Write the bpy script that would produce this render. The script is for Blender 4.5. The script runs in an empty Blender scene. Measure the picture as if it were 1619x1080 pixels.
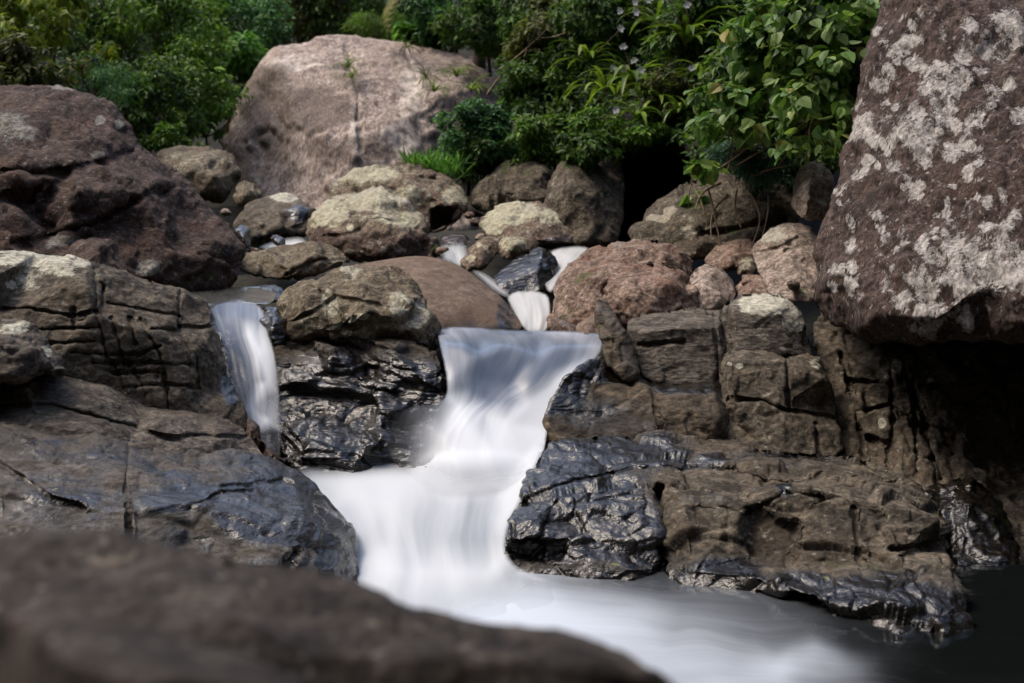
import bpy, math, random
import numpy as np
from mathutils import Vector, Matrix
from mathutils.geometry import delaunay_2d_cdt

SC = bpy.context.scene
COL = SC.collection

# ------------------------------------------------------------------ camera, sky, sun, exposure
CAM_Z = 1.3                      # metres above the lower pool
PITCH = math.radians(3.96)
FPX = 2024.0                     # focal length in pixels of a 1619 px wide frame
cam_d = bpy.data.cameras.new('camera')
cam = bpy.data.objects.new('camera', cam_d)
COL.objects.link(cam)
cam.location = (0, 0, CAM_Z)
cam.rotation_euler = (math.radians(90) - PITCH, 0, 0)
cam_d.sensor_width = 36.0
cam_d.lens = 36.0 * FPX / 1619.0
cam_d.clip_start = 0.05
cam_d.clip_end = 500
cam_d.dof.use_dof = True
cam_d.dof.focus_distance = 6.3
cam_d.dof.aperture_fstop = 3.2
SC.camera = cam

SUN_EL, SUN_AZ = math.radians(60), math.radians(278)   # high on the left
world = bpy.data.worlds.new('World')
SC.world = world
world.use_nodes = True
wn = world.node_tree
sky = wn.nodes.new('ShaderNodeTexSky')
sky.sky_type = 'NISHITA'
sky.sun_disc = False
sky.sun_elevation = SUN_EL
sky.sun_rotation = SUN_AZ
sky.air_density = 1.0
sky.dust_density = 4.0
bg = wn.nodes['Background']
bg.inputs['Strength'].default_value = 0.15
wn.links.new(sky.outputs['Color'], bg.inputs['Color'])
sun_d = bpy.data.lights.new('sun', 'SUN')
sun_d.energy = 1.05
sun_d.angle = math.radians(22)
sun_d.color = (1.0, 0.89, 0.74)
sun = bpy.data.objects.new('sun', sun_d)
COL.objects.link(sun)
sv = Vector((math.sin(SUN_AZ) * math.cos(SUN_EL), math.cos(SUN_AZ) * math.cos(SUN_EL), math.sin(SUN_EL)))
sun.rotation_euler = sv.to_track_quat('Z', 'Y').to_euler()
sun.location = sv * 40
SC.view_settings.view_transform = 'Standard'
SC.view_settings.look = 'None'
SC.view_settings.exposure = 1.1
SC.view_settings.gamma = 1.0

# ------------------------------------------------------------------ pixel -> place
_f = np.array([0, math.cos(PITCH), -math.sin(PITCH)])
_u = np.array([0, math.sin(PITCH), math.cos(PITCH)])
def lift(px, py, d):
    """points of the photograph at distance d (metres along +Y) -> world"""
    px, py, d = np.asarray(px, float), np.asarray(py, float), np.asarray(d, float)
    x = (px - 809.5) / FPX
    y = (540 - py) / FPX
    r = _f[None] + x.reshape(-1, 1) * np.array([[1.0, 0, 0]]) + y.reshape(-1, 1) * _u[None]
    r = r * (d.reshape(-1, 1) / r[:, 1:2])
    r[:, 2] += CAM_Z
    return r
def DZ(py, z):
    """distance at which the sight line through row py meets height z"""
    y = (540 - py) / FPX
    return (z - CAM_Z) * (_f[1] + y * _u[1]) / (_f[2] + y * _u[2])
def P1(px, py, d):
    return Vector(lift([px], [py], [d])[0])

# ------------------------------------------------------------------ numpy noise
def _hash(ix, iy, iz, seed):
    h = (ix.astype(np.int64) * 374761393 + iy.astype(np.int64) * 668265263 + iz.astype(np.int64) * 2147483647 + seed * 974634777) & 0xffffffff
    h = ((h ^ (h >> 13)) * 1274126177) & 0xffffffff
    h = ((h ^ (h >> 16)) * 2246822519) & 0xffffffff
    return (h ^ (h >> 15)) & 0xffffffff
def vnoise(p, seed=0):
    i = np.floor(p).astype(np.int64)
    f = p - i
    w = f * f * f * (f * (f * 6 - 15) + 10)
    out = 0
    for dx in (0, 1):
        wx = w[:, 0] if dx else 1 - w[:, 0]
        for dy in (0, 1):
            wy = w[:, 1] if dy else 1 - w[:, 1]
            for dz in (0, 1):
                wz = w[:, 2] if dz else 1 - w[:, 2]
                h = _hash(i[:, 0] + dx, i[:, 1] + dy, i[:, 2] + dz, seed)
                gx = ((h & 1023) / 511.5 - 1)
                gy = (((h >> 10) & 1023) / 511.5 - 1)
                gz = (((h >> 20) & 1023) / 511.5 - 1)
                out = out + wx * wy * wz * (gx * (f[:, 0] - dx) + gy * (f[:, 1] - dy) + gz * (f[:, 2] - dz))
    return out
def fbm(p, octs=4, seed=0, gain=0.5):
    a, s, t = 1.0, 0, 1.0
    for k in range(octs):
        s = s + a * vnoise(p * t + 17.3 * k, seed + k)
        a *= gain; t *= 2.03
    return s
def worley(p, seed=0):
    i = np.floor(p).astype(np.int64)
    n = len(p)
    f1 = np.full(n, 9.0); f2 = np.full(n, 9.0)
    cid = np.zeros(n, np.int64); off = np.zeros((n, 3))
    for dx in (-1, 0, 1):
        for dy in (-1, 0, 1):
            for dz in (-1, 0, 1):
                c = i + np.array([dx, dy, dz])
                h = _hash(c[:, 0], c[:, 1], c[:, 2], seed)
                q = c + np.stack([(h & 1023) / 1023.0, ((h >> 10) & 1023) / 1023.0, ((h >> 20) & 1023) / 1023.0], 1)
                v = p - q
                d = np.sqrt((v ** 2).sum(1))
                m = d < f1
                f2 = np.where(m, f1, np.minimum(f2, d))
                off[m] = v[m]; cid = np.where(m, h, cid)
                f1 = np.where(m, d, f1)
    return f1, f2, cid, off
def smooth(a, b, x):
    t = np.clip((x - a) / (b - a), 0, 1)
    return t * t * (3 - 2 * t)

# ------------------------------------------------------------------ outline -> dense triangulation
def inside(poly, pts):
    x, y = pts[:, 0], pts[:, 1]
    r = np.zeros(len(pts), bool)
    n = len(poly)
    for k in range(n):
        x1, y1 = poly[k]; x2, y2 = poly[(k + 1) % n]
        c = ((y1 > y) != (y2 > y))
        with np.errstate(divide='ignore', invalid='ignore'):
            xx = (x2 - x1) * (y - y1) / (y2 - y1) + x1
        r ^= c & (x < xx)
    return r
def seg_dist(line, pts, closed=False):
    best = np.full(len(pts), 1e9)
    n = len(line)
    for k in range(n if closed else n - 1):
        a = np.array(line[k], float); b = np.array(line[(k + 1) % n], float)
        ab = b - a
        t = np.clip(((pts - a) @ ab) / max(ab @ ab, 1e-9), 0, 1)
        best = np.minimum(best, np.sqrt(((pts - a - t[:, None] * ab) ** 2).sum(1)))
    return best
def interp(ctrl, vals, outline_n, pts):
    """piecewise linear over the triangulated control points"""
    o = delaunay_2d_cdt([Vector(c) for c in ctrl], [], [list(range(outline_n))], 1, 1e-6)
    cv = np.array([list(v) for v in o[0]])
    src = [s[0] for s in o[3]]
    cvals = vals[np.array(src)]
    out = np.zeros((len(pts), vals.shape[1]))
    best = np.full(len(pts), -1e9)
    for tri in o[2]:
        a, b, c = cv[tri[0]], cv[tri[1]], cv[tri[2]]
        den = (b[1] - c[1]) * (a[0] - c[0]) + (c[0] - b[0]) * (a[1] - c[1])
        if abs(den) < 1e-9:
            continue
        l1 = ((b[1] - c[1]) * (pts[:, 0] - c[0]) + (c[0] - b[0]) * (pts[:, 1] - c[1])) / den
        l2 = ((c[1] - a[1]) * (pts[:, 0] - c[0]) + (a[0] - c[0]) * (pts[:, 1] - c[1])) / den
        l3 = 1 - l1 - l2
        m = np.minimum(np.minimum(l1, l2), l3)
        k = (m > best)
        if k.any():
            L = np.clip(np.stack([l1, l2, l3], 1), 0, 1)
            L /= L.sum(1, keepdims=True)
            v = L[:, :1] * cvals[tri[0]] + L[:, 1:2] * cvals[tri[1]] + L[:, 2:] * cvals[tri[2]]
            out[k] = v[k]; best[k] = m[k]
    return out
def resample(poly, res):
    out = []
    n = len(poly)
    for k in range(n):
        a, b = np.array(poly[k], float), np.array(poly[(k + 1) % n], float)
        m = max(1, int(round(np.linalg.norm((b - a)[:2]) / res)))
        for j in range(m):
            out.append(a + (b - a) * j / m)
    return np.array(out)
def round_poly(poly, it=2):
    p = np.array(poly, float)
    for _ in range(it):
        q = np.roll(p, -1, 0)
        a = p * .75 + q * .25; b = p * .25 + q * .75
        p = np.stack([a, b], 1).reshape(-1, p.shape[1])
    return p
def triangulate(bnd, res, rng, jitter=.1):
    lo, hi = bnd.min(0), bnd.max(0)
    ys = np.arange(lo[1], hi[1], res * .866)
    pts = []
    for j, y in enumerate(ys):
        xs = np.arange(lo[0] + (res * .5 if j % 2 else 0), hi[0], res)
        pts.append(np.stack([xs, np.full(len(xs), y)], 1))
    pts = np.concatenate(pts)
    pts = pts + rng.uniform(-jitter, jitter, pts.shape) * res
    pts = pts[inside(bnd, pts)]
    step = bnd[::max(1, len(bnd) // 400)]
    if len(pts):
        d = seg_dist(step, pts, True)
        pts = pts[d > res * .6]
    allp = np.concatenate([bnd, pts])
    o = delaunay_2d_cdt([Vector(p) for p in allp], [], [list(range(len(bnd)))], 1, 1e-7)
    v = np.array([list(q) for q in o[0]])
    f = np.array([t for t in o[2] if len(t) == 3])
    # orient to face the camera (image y runs down)
    a, b, c = v[f[:, 0]], v[f[:, 1]], v[f[:, 2]]
    cr = (b[:, 0] - a[:, 0]) * (c[:, 1] - a[:, 1]) - (b[:, 1] - a[:, 1]) * (c[:, 0] - a[:, 0])
    f[cr > 0] = f[cr > 0][:, ::-1]
    key = {(round(x, 4), round(y, 4)): i for i, (x, y) in enumerate(v)}
    bi = np.array([key.get((round(x, 4), round(y, 4)), -1) for x, y in bnd])
    return v, f, bi
def laplace(vals, f, n, it, fixed=None):
    e = np.concatenate([f[:, [0, 1]], f[:, [1, 2]], f[:, [2, 0]]])
    e = np.concatenate([e, e[:, ::-1]])
    deg = np.bincount(e[:, 0], minlength=n).astype(float)
    deg[deg == 0] = 1
    for _ in range(it):
        for c in range(vals.shape[1]):
            s = np.bincount(e[:, 0], weights=vals[e[:, 1], c], minlength=n) / deg
            nv = .5 * vals[:, c] + .5 * s
            if fixed is not None:
                nv[fixed] = vals[fixed, c]
            vals[:, c] = nv
    return vals
def normals(v, f):
    n = np.cross(v[f[:, 1]] - v[f[:, 0]], v[f[:, 2]] - v[f[:, 0]])
    out = np.stack([np.bincount(f.ravel(), weights=np.repeat(n[:, k], 3), minlength=len(v)) for k in range(3)], 1)
    return out / np.maximum(np.linalg.norm(out, axis=1, keepdims=True), 1e-12)
def mesh_np(name, v, f, mat=None, smooth_shade=True):
    m = bpy.data.meshes.new(name)
    m.vertices.add(len(v)); m.vertices.foreach_set('co', np.asarray(v, np.float32).ravel())
    k = f.shape[1]
    m.loops.add(f.size); m.loops.foreach_set('vertex_index', f.astype(np.int32).ravel())
    m.polygons.add(len(f)); m.polygons.foreach_set('loop_start', np.arange(0, f.size, k, dtype=np.int32))
    m.polygons.foreach_set('use_smooth', np.full(len(f), smooth_shade))
    m.update(calc_edges=True)
    m.validate()
    if mat: m.materials.append(mat)
    return m
def put_attr(m, name, rgba):
    a = m.attributes.new(name, 'FLOAT_COLOR', 'POINT')
    a.data.foreach_set('color', np.asarray(rgba, np.float32).ravel())
def link(name, mesh, parent=None, loc=(0, 0, 0)):
    o = bpy.data.objects.new(name, mesh)
    COL.objects.link(o)
    o.location = loc
    if parent: o.parent = parent
    return o
def tag(o, label=None, cat=None, group=None, kind=None):
    if label: o['label'] = label
    if cat: o['category'] = cat
    if group: o['group'] = group
    if kind: o['kind'] = kind
    return o
def empty(name, loc, label, cat, group=None):
    o = bpy.data.objects.new(name, None)
    COL.objects.link(o); o.location = loc
    return tag(o, label, cat, group)

# ------------------------------------------------------------------ node helper
class NT:
    def __init__(s, name):
        s.mat = bpy.data.materials.new(name); s.mat.use_nodes = True
        s.t = s.mat.node_tree; s.t.nodes.clear()
    def n(s, kind, **kw):
        nd = s.t.nodes.new(kind)
        for k, v in kw.items():
            if k.startswith('i_'):
                key = k[2:]
                key = int(key) if key.isdigit() else key.replace('_', ' ')
                if hasattr(v, 'is_linked') or isinstance(v, bpy.types.NodeSocket): s.t.links.new(v, nd.inputs[key])
                else: nd.inputs[key].default_value = v
            else: setattr(nd, k, v)
        return nd
    def math(s, op, a, b=0.0, c=0.0, clamp=False):
        nd = s.t.nodes.new('ShaderNodeMath'); nd.operation = op; nd.use_clamp = clamp
        for k, v in enumerate((a, b, c)):
            if isinstance(v, bpy.types.NodeSocket): s.t.links.new(v, nd.inputs[k])
            else: nd.inputs[k].default_value = v
        return nd.outputs[0]
    def mix(s, fac, a, b, blend='MIX'):
        nd = s.t.nodes.new('ShaderNodeMix'); nd.data_type = 'RGBA'; nd.blend_type = blend
        for k, v in ((0, fac), (6, a), (7, b)):
            if isinstance(v, bpy.types.NodeSocket): s.t.links.new(v, nd.inputs[k])
            else: nd.inputs[k].default_value = v if k == 0 else (*v, 1)
        return nd.outputs[2]
    def ramp(s, x, a, b, lo=0.0, hi=1.0):
        nd = s.t.nodes.new('ShaderNodeMapRange'); nd.interpolation_type = 'SMOOTHSTEP'
        s.t.links.new(x, nd.inputs[0])
        for k, v in ((1, a), (2, b), (3, lo), (4, hi)): nd.inputs[k].default_value = v
        return nd.outputs[0]
    def noise(s, vec, scale, detail=6, rough=.55, dist=0.0):
        nd = s.n('ShaderNodeTexNoise', i_Scale=scale, i_Detail=detail, i_Roughness=rough, i_Distortion=dist)
        s.t.links.new(vec, nd.inputs['Vector'])
        return nd.outputs['Fac']
    def out(s, sh):
        o = s.t.nodes.new('ShaderNodeOutputMaterial'); s.t.links.new(sh, o.inputs[0]); return s.mat

def rock_mat(name, ca, cb, cc, lich=(0.5, 0.47, 0.38), lich_amt=0.0, lich_scale=6.0, lich2=None, moss_amt=0.0,
             moss_col=(0.05, 0.075, 0.015), stretch=(1, 1, 1), rot=(0, 0, 0), grain=1.0, dry_rough=0.85, bump=1.0, scale=1.0,
             wet_dark=0.24, stain=0.5, tone=.9, lich_edge=(.53, .63), fleck=.5, pits=.7, dark_clears=.7):
    """stone of three tones with dark staining, masked darkening that also paints shade in recesses, lichen crusts, moss on the upper sides and a wet film where the mask says so"""
    t = NT(name)
    co = t.n('ShaderNodeTexCoord').outputs['Object']
    mp = t.n('ShaderNodeMapping'); t.t.links.new(co, mp.inputs['Vector'])
    mp.inputs['Scale'].default_value = tuple(scale * k for k in stretch); mp.inputs['Rotation'].default_value = rot
    v = mp.outputs[0]
    mask = t.n('ShaderNodeAttribute', attribute_name='mask')
    sep = t.n('ShaderNodeSeparateColor'); t.t.links.new(mask.outputs['Color'], sep.inputs[0])
    mr, mg, mb = sep.outputs[0], sep.outputs[1], sep.outputs[2]
    ma = mask.outputs['Alpha']
    n_big = t.noise(v, 2.3, 5, .6, .4)
    n_mid = t.noise(v, 12, 9, .74, .3)
    n_fine = t.noise(v, 44, 7, .78)
    n_st = t.noise(v, 4.1, 9, .7, .8)
    ca, cb, cc = [tuple(k * tone for k in q) for q in (ca, cb, cc)]
    c = t.mix(t.ramp(n_mid, .38, .62), tuple(k * .72 for k in ca), tuple(k * 1.2 for k in cb))
    c = t.mix(t.ramp(n_big, .42, .66), c, cc)
    c = t.mix(t.math('MULTIPLY', t.ramp(n_st, .46, .66), stain), c, tuple(k * .28 for k in ca))
    sv = t.ramp(t.math('ADD', ma, t.math('MULTIPLY', t.math('SUBTRACT', n_st, .5), 1.1)), .3, .62)  # masked dark tone: own brown colour plus shade painted in hollows and undersides
    c = t.mix(t.math('MULTIPLY', sv, .85), c, tuple(k * .42 for k in cc))
    sp = t.ramp(n_fine, .36, .66, 1 - .58 * grain, 1 + .6 * grain)
    c = t.mix(1.0, c, t.n('ShaderNodeCombineColor', i_0=sp, i_1=sp, i_2=sp).outputs[0], 'MULTIPLY')
    geo = t.n('ShaderNodeNewGeometry')
    nz = t.n('ShaderNodeSeparateXYZ'); t.t.links.new(geo.outputs['Normal'], nz.inputs[0])
    # lichen
    nl = t.noise(v, lich_scale, 7, .66, .25)
    nl2 = t.noise(v, lich_scale * 3.4, 5, .7)
    nl3 = t.noise(v, lich_scale * 11, 4, .7)
    lv = t.math('ADD', t.math('MULTIPLY', nl, .4), t.math('ADD', t.math('MULTIPLY', nl2, .34), t.math('MULTIPLY', nl3, .26)))
    lv = t.math('ADD', lv, t.math('MULTIPLY', mr, .27))
    lv = t.math('ADD', lv, lich_amt)
    lf = t.ramp(lv, *lich_edge)
    lf = t.math('MULTIPLY', lf, t.math('MULTIPLY', t.ramp(mg, .25, .7, 1, 0), t.math('SUBTRACT', 1.0, t.math('MULTIPLY', sv, dark_clears))))
    lc = t.mix(t.ramp(t.noise(v, lich_scale * 5, 6, .75), .38, .62), tuple(k * .48 for k in lich), lich)
    if lich2:
        lc = t.mix(t.ramp(n_big, .45, .6), lc, lich2)
    lf = t.math('MULTIPLY', lf, t.ramp(n_fine, .36, .5, .6, 1))
    lf = t.math('MULTIPLY', lf, t.ramp(n_mid, .34, .46, .75, 1))
    c = t.mix(t.math('MULTIPLY', lf, .93), c, lc)
    # small pale flecks and dark pits
    fk = t.ramp(t.noise(v, 27, 4, .62), .6, .68)
    c = t.mix(t.math('MULTIPLY', fk, fleck), c, tuple(k * .75 for k in lich))
    pit = t.ramp(t.noise(v, 19, 6, .7, .5), .56, .7)
    c = t.mix(t.math('MULTIPLY', pit, pits), c, tuple(k * .18 for k in ca))
    # moss
    mo = t.math('ADD', t.math('MULTIPLY', n_st, .8), t.math('MULTIPLY', nz.outputs[2], .12))
    mo = t.math('ADD', mo, t.math('MULTIPLY', mb, .45))
    mo = t.ramp(t.math('ADD', mo, moss_amt), .62, .74)
    mo = t.math('MULTIPLY', mo, .85)
    mcol = t.mix(n_fine, tuple(k * .5 for k in moss_col), tuple(k * 1.6 for k in moss_col))
    c = t.mix(mo, c, mcol)
    # wet film
    w = t.math('ADD', t.math('MULTIPLY', mg, .95), t.math('MULTIPLY', t.math('SUBTRACT', n_st, .5), .9))
    w = t.math('ADD', w, t.math('MULTIPLY', t.math('SUBTRACT', n_mid, .5), .75))
    w = t.ramp(w, .32, .66)
    dark = t.math('SUBTRACT', 1.0, t.math('MULTIPLY', w, 1 - wet_dark))
    c = t.mix(1.0, c, t.n('ShaderNodeCombineColor', i_0=dark, i_1=dark, i_2=dark).outputs[0], 'MULTIPLY')
    wr = t.ramp(t.noise(v, 23, 6, .7), .38, .62, .05, .24)
    ro = t.math('ADD', t.math('MULTIPLY', w, wr), t.math('MULTIPLY', t.math('SUBTRACT', 1.0, w), dry_rough))
    # relief
    h = t.math('ADD', t.math('MULTIPLY', t.noise(v, 16, 9, .68), .7), t.math('MULTIPLY', n_fine, .22))
    vo = t.n('ShaderNodeTexVoronoi', feature='F1', i_Scale=34.0); t.t.links.new(v, vo.inputs['Vector'])
    h = t.math('ADD', h, t.math('MULTIPLY', vo.outputs['Distance'], .18))
    h = t.math('ADD', h, t.math('MULTIPLY', lf, .12))
    hw = t.math('MULTIPLY', t.noise(v, 10, 5, .55, .3), 1.2)
    h = t.math('ADD', t.math('MULTIPLY', h, t.math('SUBTRACT', 1.0, t.math('MULTIPLY', w, .72))), t.math('MULTIPLY', hw, w))
    bp = t.n('ShaderNodeBump', i_Strength=1.0 * bump, i_Distance=.034); t.t.links.new(h, bp.inputs['Height'])
    bs = t.n('ShaderNodeBsdfPrincipled')
    t.t.links.new(c, bs.inputs['Base Color']); t.t.links.new(ro, bs.inputs['Roughness']); t.t.links.new(bp.outputs[0], bs.inputs['Normal'])
    t.t.links.new(t.math('ADD', .2, t.math('MULTIPLY', w, .42)), bs.inputs['Specular IOR Level'])
    return t.out(bs.outputs[0])

# ------------------------------------------------------------------ rocks
def patch(seed, spec):
    """clusters of lichen crusts: (x, y, spread x, spread y, how many, size)"""
    rr = np.random.default_rng(seed)
    out = []
    for x, y, sx, sy, n, s in spec:
        for _ in range(int(n * 1.5)):
            r = s * rr.uniform(.5, 1.4)
            out.append((x + rr.normal() * sx, y + rr.normal() * sy, r, r * rr.uniform(.7, 1.5), rr.uniform(.35, .75)))
    return out
def blobs(px, spec):
    r = np.zeros(len(px))
    for b in spec:
        x, y, rx = b[0], b[1], b[2]
        ry = b[3] if len(b) > 3 else rx
        s = b[4] if len(b) > 4 else 1.0
        d = ((px[:, 0] - x) / rx) ** 2 + ((px[:, 1] - y) / ry) ** 2
        v = s * np.clip(1.25 - d, 0, 1)
        r = np.where(np.abs(v) > np.abs(r), v, r)
    return r
_seed = [11]
def rock(name, label, cat, outline, inner, mat, res=3.0, rim=22, back=1.0, amp=.03, freq=3.0, octs=5, facet=0.055, ffreq=2.6, fstretch=(1, 1, 1),
         strata=0.0, sfreq=14.0, sdir=(0.1, 0.1, 1.0), cracks=(), crack_w=4.0, crack_d=.045, dents=(), lich=(), wet=(), moss=(), zwet=None,
         rounded=2, it=6, group=None, d0=None, micro=.006, rimdepth=1.0, wet_all=0.0, dark=(), gain=.54):
    _seed[0] += 7
    seed = _seed[0]
    rng = np.random.default_rng(seed)
    ol = np.array([(p[0], p[1], p[2] if len(p) > 2 else d0) for p in outline], float)
    ctrl = np.concatenate([ol, np.array(inner, float).reshape(-1, 3)])
    rp = round_poly(ol, rounded) if rounded else ol
    b3 = resample(rp, res)
    bnd = b3[:, :2]
    v2, f, bi = triangulate(bnd, res, rng)
    # depth: pull slightly inside so that the rounded outline stays within the control triangulation
    dep = interp(ctrl[:, :2], ctrl[:, 2:3], len(ol), v2)
    n = len(v2)
    dep = laplace(dep, f, n, it)
    t = seg_dist(bnd[::max(1, len(bnd) // 500)], v2, True)
    t[bi[bi >= 0]] = 0
    dm = ol[:, 2].mean()
    for poly, depth in dents:
        ins = inside(np.array(poly, float), v2)
        td = seg_dist(poly, v2, True)
        dep[:, 0] += np.where(ins, depth * smooth(0, 14, td + 5 * vnoise(np.stack([v2[:, 0] / 14, v2[:, 1] / 14, np.full(n, 1.7)], 1), seed)), 0)
    for cr in cracks:
        cw = crack_w
        line = cr
        if isinstance(cr, dict): line, cw = cr['l'], cr['w']
        jit = 3.0 * np.stack([vnoise(np.stack([v2[:, 0] / 19, v2[:, 1] / 19, np.full(n, 3.3 + seed)], 1), seed), vnoise(np.stack([v2[:, 0] / 19, v2[:, 1] / 19, np.full(n, 9.1 + seed)], 1), seed)], 1)
        td = seg_dist(line, v2 + jit, False)
        wv = .65 + .9 * np.abs(vnoise(np.stack([v2[:, 0] / 33, v2[:, 1] / 33, np.full(n, 5.1)], 1), seed + 5))
        dep[:, 0] += crack_d * (cw / 4.0) * np.exp(-(td / (cw * wv)) ** 2)
    if rim:
        k = np.clip(1 - t / rim, 0, 1)
        dep[:, 0] += rimdepth * (rim / FPX * dm) * (1 - np.sqrt(np.clip(1 - k * k, 0, 1)))
    P = lift(v2[:, 0], v2[:, 1], dep[:, 0])
    # back side, coarser, on the same rim
    vb, fb, bib = triangulate(bnd, max(res * 4, 10), rng)
    db = interp(ctrl[:, :2], ctrl[:, 2:3], len(ol), vb)
    tb = seg_dist(bnd[::max(1, len(bnd) // 300)], vb, True)
    tb[bib[bib >= 0]] = 0
    R = max(t.max(), 1)
    db[:, 0] = laplace(db, fb, len(vb), 4)[:, 0] + rimdepth * (rim / FPX * dm) + back * np.sqrt(np.clip(1 - (1 - np.clip(tb / R, 0, 1)) ** 2, 0, 1))
    PB = lift(vb[:, 0], vb[:, 1], db[:, 0])
    bmap = np.full(len(vb), -1)
    for i in range(len(bnd)):
        if bi[i] >= 0 and bib[i] >= 0: bmap[bib[i]] = bi[i]
    newi = np.where(bmap >= 0, bmap, 0)
    extra = np.where(bmap < 0)[0]
    newi[extra] = n + np.arange(len(extra))
    V = np.concatenate([P, PB[extra]])
    px = np.concatenate([v2, vb[extra]])
    F = np.concatenate([f, newi[fb][:, ::-1]])
    N = normals(V, F)
    Nf = N.copy()
    disp = amp * fbm(V * freq + seed * 1.7, octs, seed, gain)
    # warp for the chipped facets and beds
    if facet:
        q = V * ffreq * np.array(fstretch) + .35 * np.stack([vnoise(V * 5 + 3, seed), vnoise(V * 5 + 31, seed), vnoise(V * 5 + 63, seed)], 1)
        fa1, fa2, cida, offa = worley(q * 2.7 + 9.0, seed + 1)
        ga = np.stack([(cida & 255) / 127.5 - 1, ((cida >> 8) & 255) / 127.5 - 1, ((cida >> 16) & 255) / 127.5 - 1], 1)
        disp = disp + .34 * facet * ((offa * ga).sum(1) * .9 + ((cida >> 24) & 255) / 255.0 * .8 - .4 - .3 * np.exp(-((fa2 - fa1) / .08) ** 2))
        f1, f2, cid, off = worley(q, seed)
        g = np.stack([(cid & 255) / 127.5 - 1, ((cid >> 8) & 255) / 127.5 - 1, ((cid >> 16) & 255) / 127.5 - 1], 1)
        disp = disp + facet * ((off * g).sum(1) * .9 + ((cid >> 24) & 255) / 255.0 * .8 - .4 - .35 * np.exp(-((f2 - f1) / .07) ** 2))
    if strata:
        sd = np.array(sdir, float); sd /= np.linalg.norm(sd)
        h = (V @ sd) * sfreq + 1.1 * fbm(V * np.array([1.2, 1.2, 2.5]) + seed, 3, seed + 40)
        fl = np.floor(h); fr = h - fl
        hv = (_hash(fl.astype(np.int64), fl.astype(np.int64) * 3, fl.astype(np.int64) * 0, seed) & 1023) / 1023.0
        hn = (_hash(fl.astype(np.int64) + 1, (fl.astype(np.int64) + 1) * 3, fl.astype(np.int64) * 0, seed) & 1023) / 1023.0
        st = hv + (hn - hv) * smooth(.8, 1.0, fr)
        disp = disp + strata * (st - .5 - .5 * np.exp(-((fr - .9) / .06) ** 2))
    disp = disp + micro * fbm(V * 17, 4, seed + 3, .65)
    disp = laplace(disp[:, None].copy(), F, len(V), 2)[:, 0]
    V = V + N * disp[:, None]
    # masks
    wetv = np.maximum(blobs(px, wet), wet_all)
    if zwet is not None:
        wetv = np.maximum(wetv, smooth(zwet + .16, zwet - .02, V[:, 2] + .08 * fbm(V * 3, 2, 5)))
    rgba = np.stack([blobs(px, lich), wetv, blobs(px, moss), blobs(px, dark)], 1)  # alpha holds the dark blobs: stains, and underside shade as colour
    base = np.array([V[:, 0].mean(), V[:, 1].mean(), V[:, 2].min()])
    m = mesh_np(name, V - base, F, mat)
    put_attr(m, 'mask', rgba)
    o = link(name, m, loc=base)
    tag(o, label, cat, group)
    return o
# ------------------------------------------------------------------ stone materials
M_GIANT = rock_mat('stone_purple_lichened', (.078, .052, .044), (.15, .108, .094), (.105, .068, .055), lich=(.66, .62, .58), lich_amt=-.035, lich_scale=9, lich_edge=(.535, .6), tone=.7, fleck=.5,
                   stretch=(1.25, 1.25, .7), rot=(0, .45, 0), bump=1.3, stain=.7)
M_PURPLE = rock_mat('stone_dark_purple', (.055, .036, .028), (.115, .078, .062), (.09, .053, .038), lich=(.34, .32, .28), lich_amt=-.03, lich_scale=8, bump=1.3, stain=.8, tone=.8, fleck=.55, pits=.9)
M_BACK = rock_mat('stone_pale_pink', (.225, .168, .138), (.39, .325, .28), (.31, .24, .2), lich=(.62, .54, .47), lich_amt=.0, lich_scale=2.2,
                  stretch=(1.1, 1.1, .32), rot=(0, -.25, 0), scale=.8, bump=.55, stain=.45, pits=.4)
M_OLIVE = rock_mat('stone_olive_tan', (.13, .105, .07), (.21, .175, .12), (.16, .12, .08), lich=(.5, .47, .36), lich_amt=-.06, lich_scale=7, stain=.55, tone=.8)
M_LEDGE = rock_mat('stone_ledge_grey_brown', (.078, .066, .055), (.16, .138, .114), (.115, .095, .075), lich=(.6, .58, .47), lich_amt=-.08, lich_scale=7, stain=.7, stretch=(.8, .8, 1.8), bump=.8, grain=.75, fleck=.25, pits=.55, wet_dark=.2, tone=.78)
M_TAN = rock_mat('stone_ledge_tan', (.078, .066, .05), (.16, .132, .097), (.12, .094, .068), lich=(.58, .56, .46), lich_amt=-.1, lich_scale=7, stain=.75, stretch=(.9, .9, 1.15), tone=.74, wet_dark=.12, bump=.8, grain=.8, fleck=.3, pits=.6)
M_BLACK = rock_mat('stone_wet_black', (.05, .041, .032), (.14, .108, .072), (.07, .055, .042), lich=(.3, .3, .25), lich_amt=-.2, lich_scale=7, stain=.75, bump=.85, wet_dark=.1, grain=.7, fleck=.12, pits=.6, stretch=(.7, .8, 1.5))
M_SHADE = rock_mat('stone_bank_shaded', (.06, .048, .034), (.12, .098, .068), (.07, .05, .036), lich=(.4, .36, .27), lich_amt=-.03, lich_scale=8, stain=.7, moss_amt=.03)  # tone lowered to put the bank's shadow into the stone colour
M_RED = rock_mat('stone_reddish', (.17, .11, .085), (.27, .2, .155), (.2, .115, .08), lich=(.45, .42, .36), lich_amt=-.03, lich_scale=9, stain=.5)
M_CHOC = rock_mat('stone_smooth_brown', (.125, .088, .066), (.16, .118, .09), (.14, .098, .07), lich=(.4, .36, .3), lich_amt=-.3, grain=.35, bump=.25, stain=.15, fleck=.04, pits=.1)
M_CREAM = rock_mat('stone_cream_lichened', (.12, .088, .062), (.2, .155, .11), (.13, .08, .06), lich=(.54, .51, .36), lich_amt=.035, lich_scale=5.5, lich2=(.42, .4, .31), stain=.55)
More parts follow.
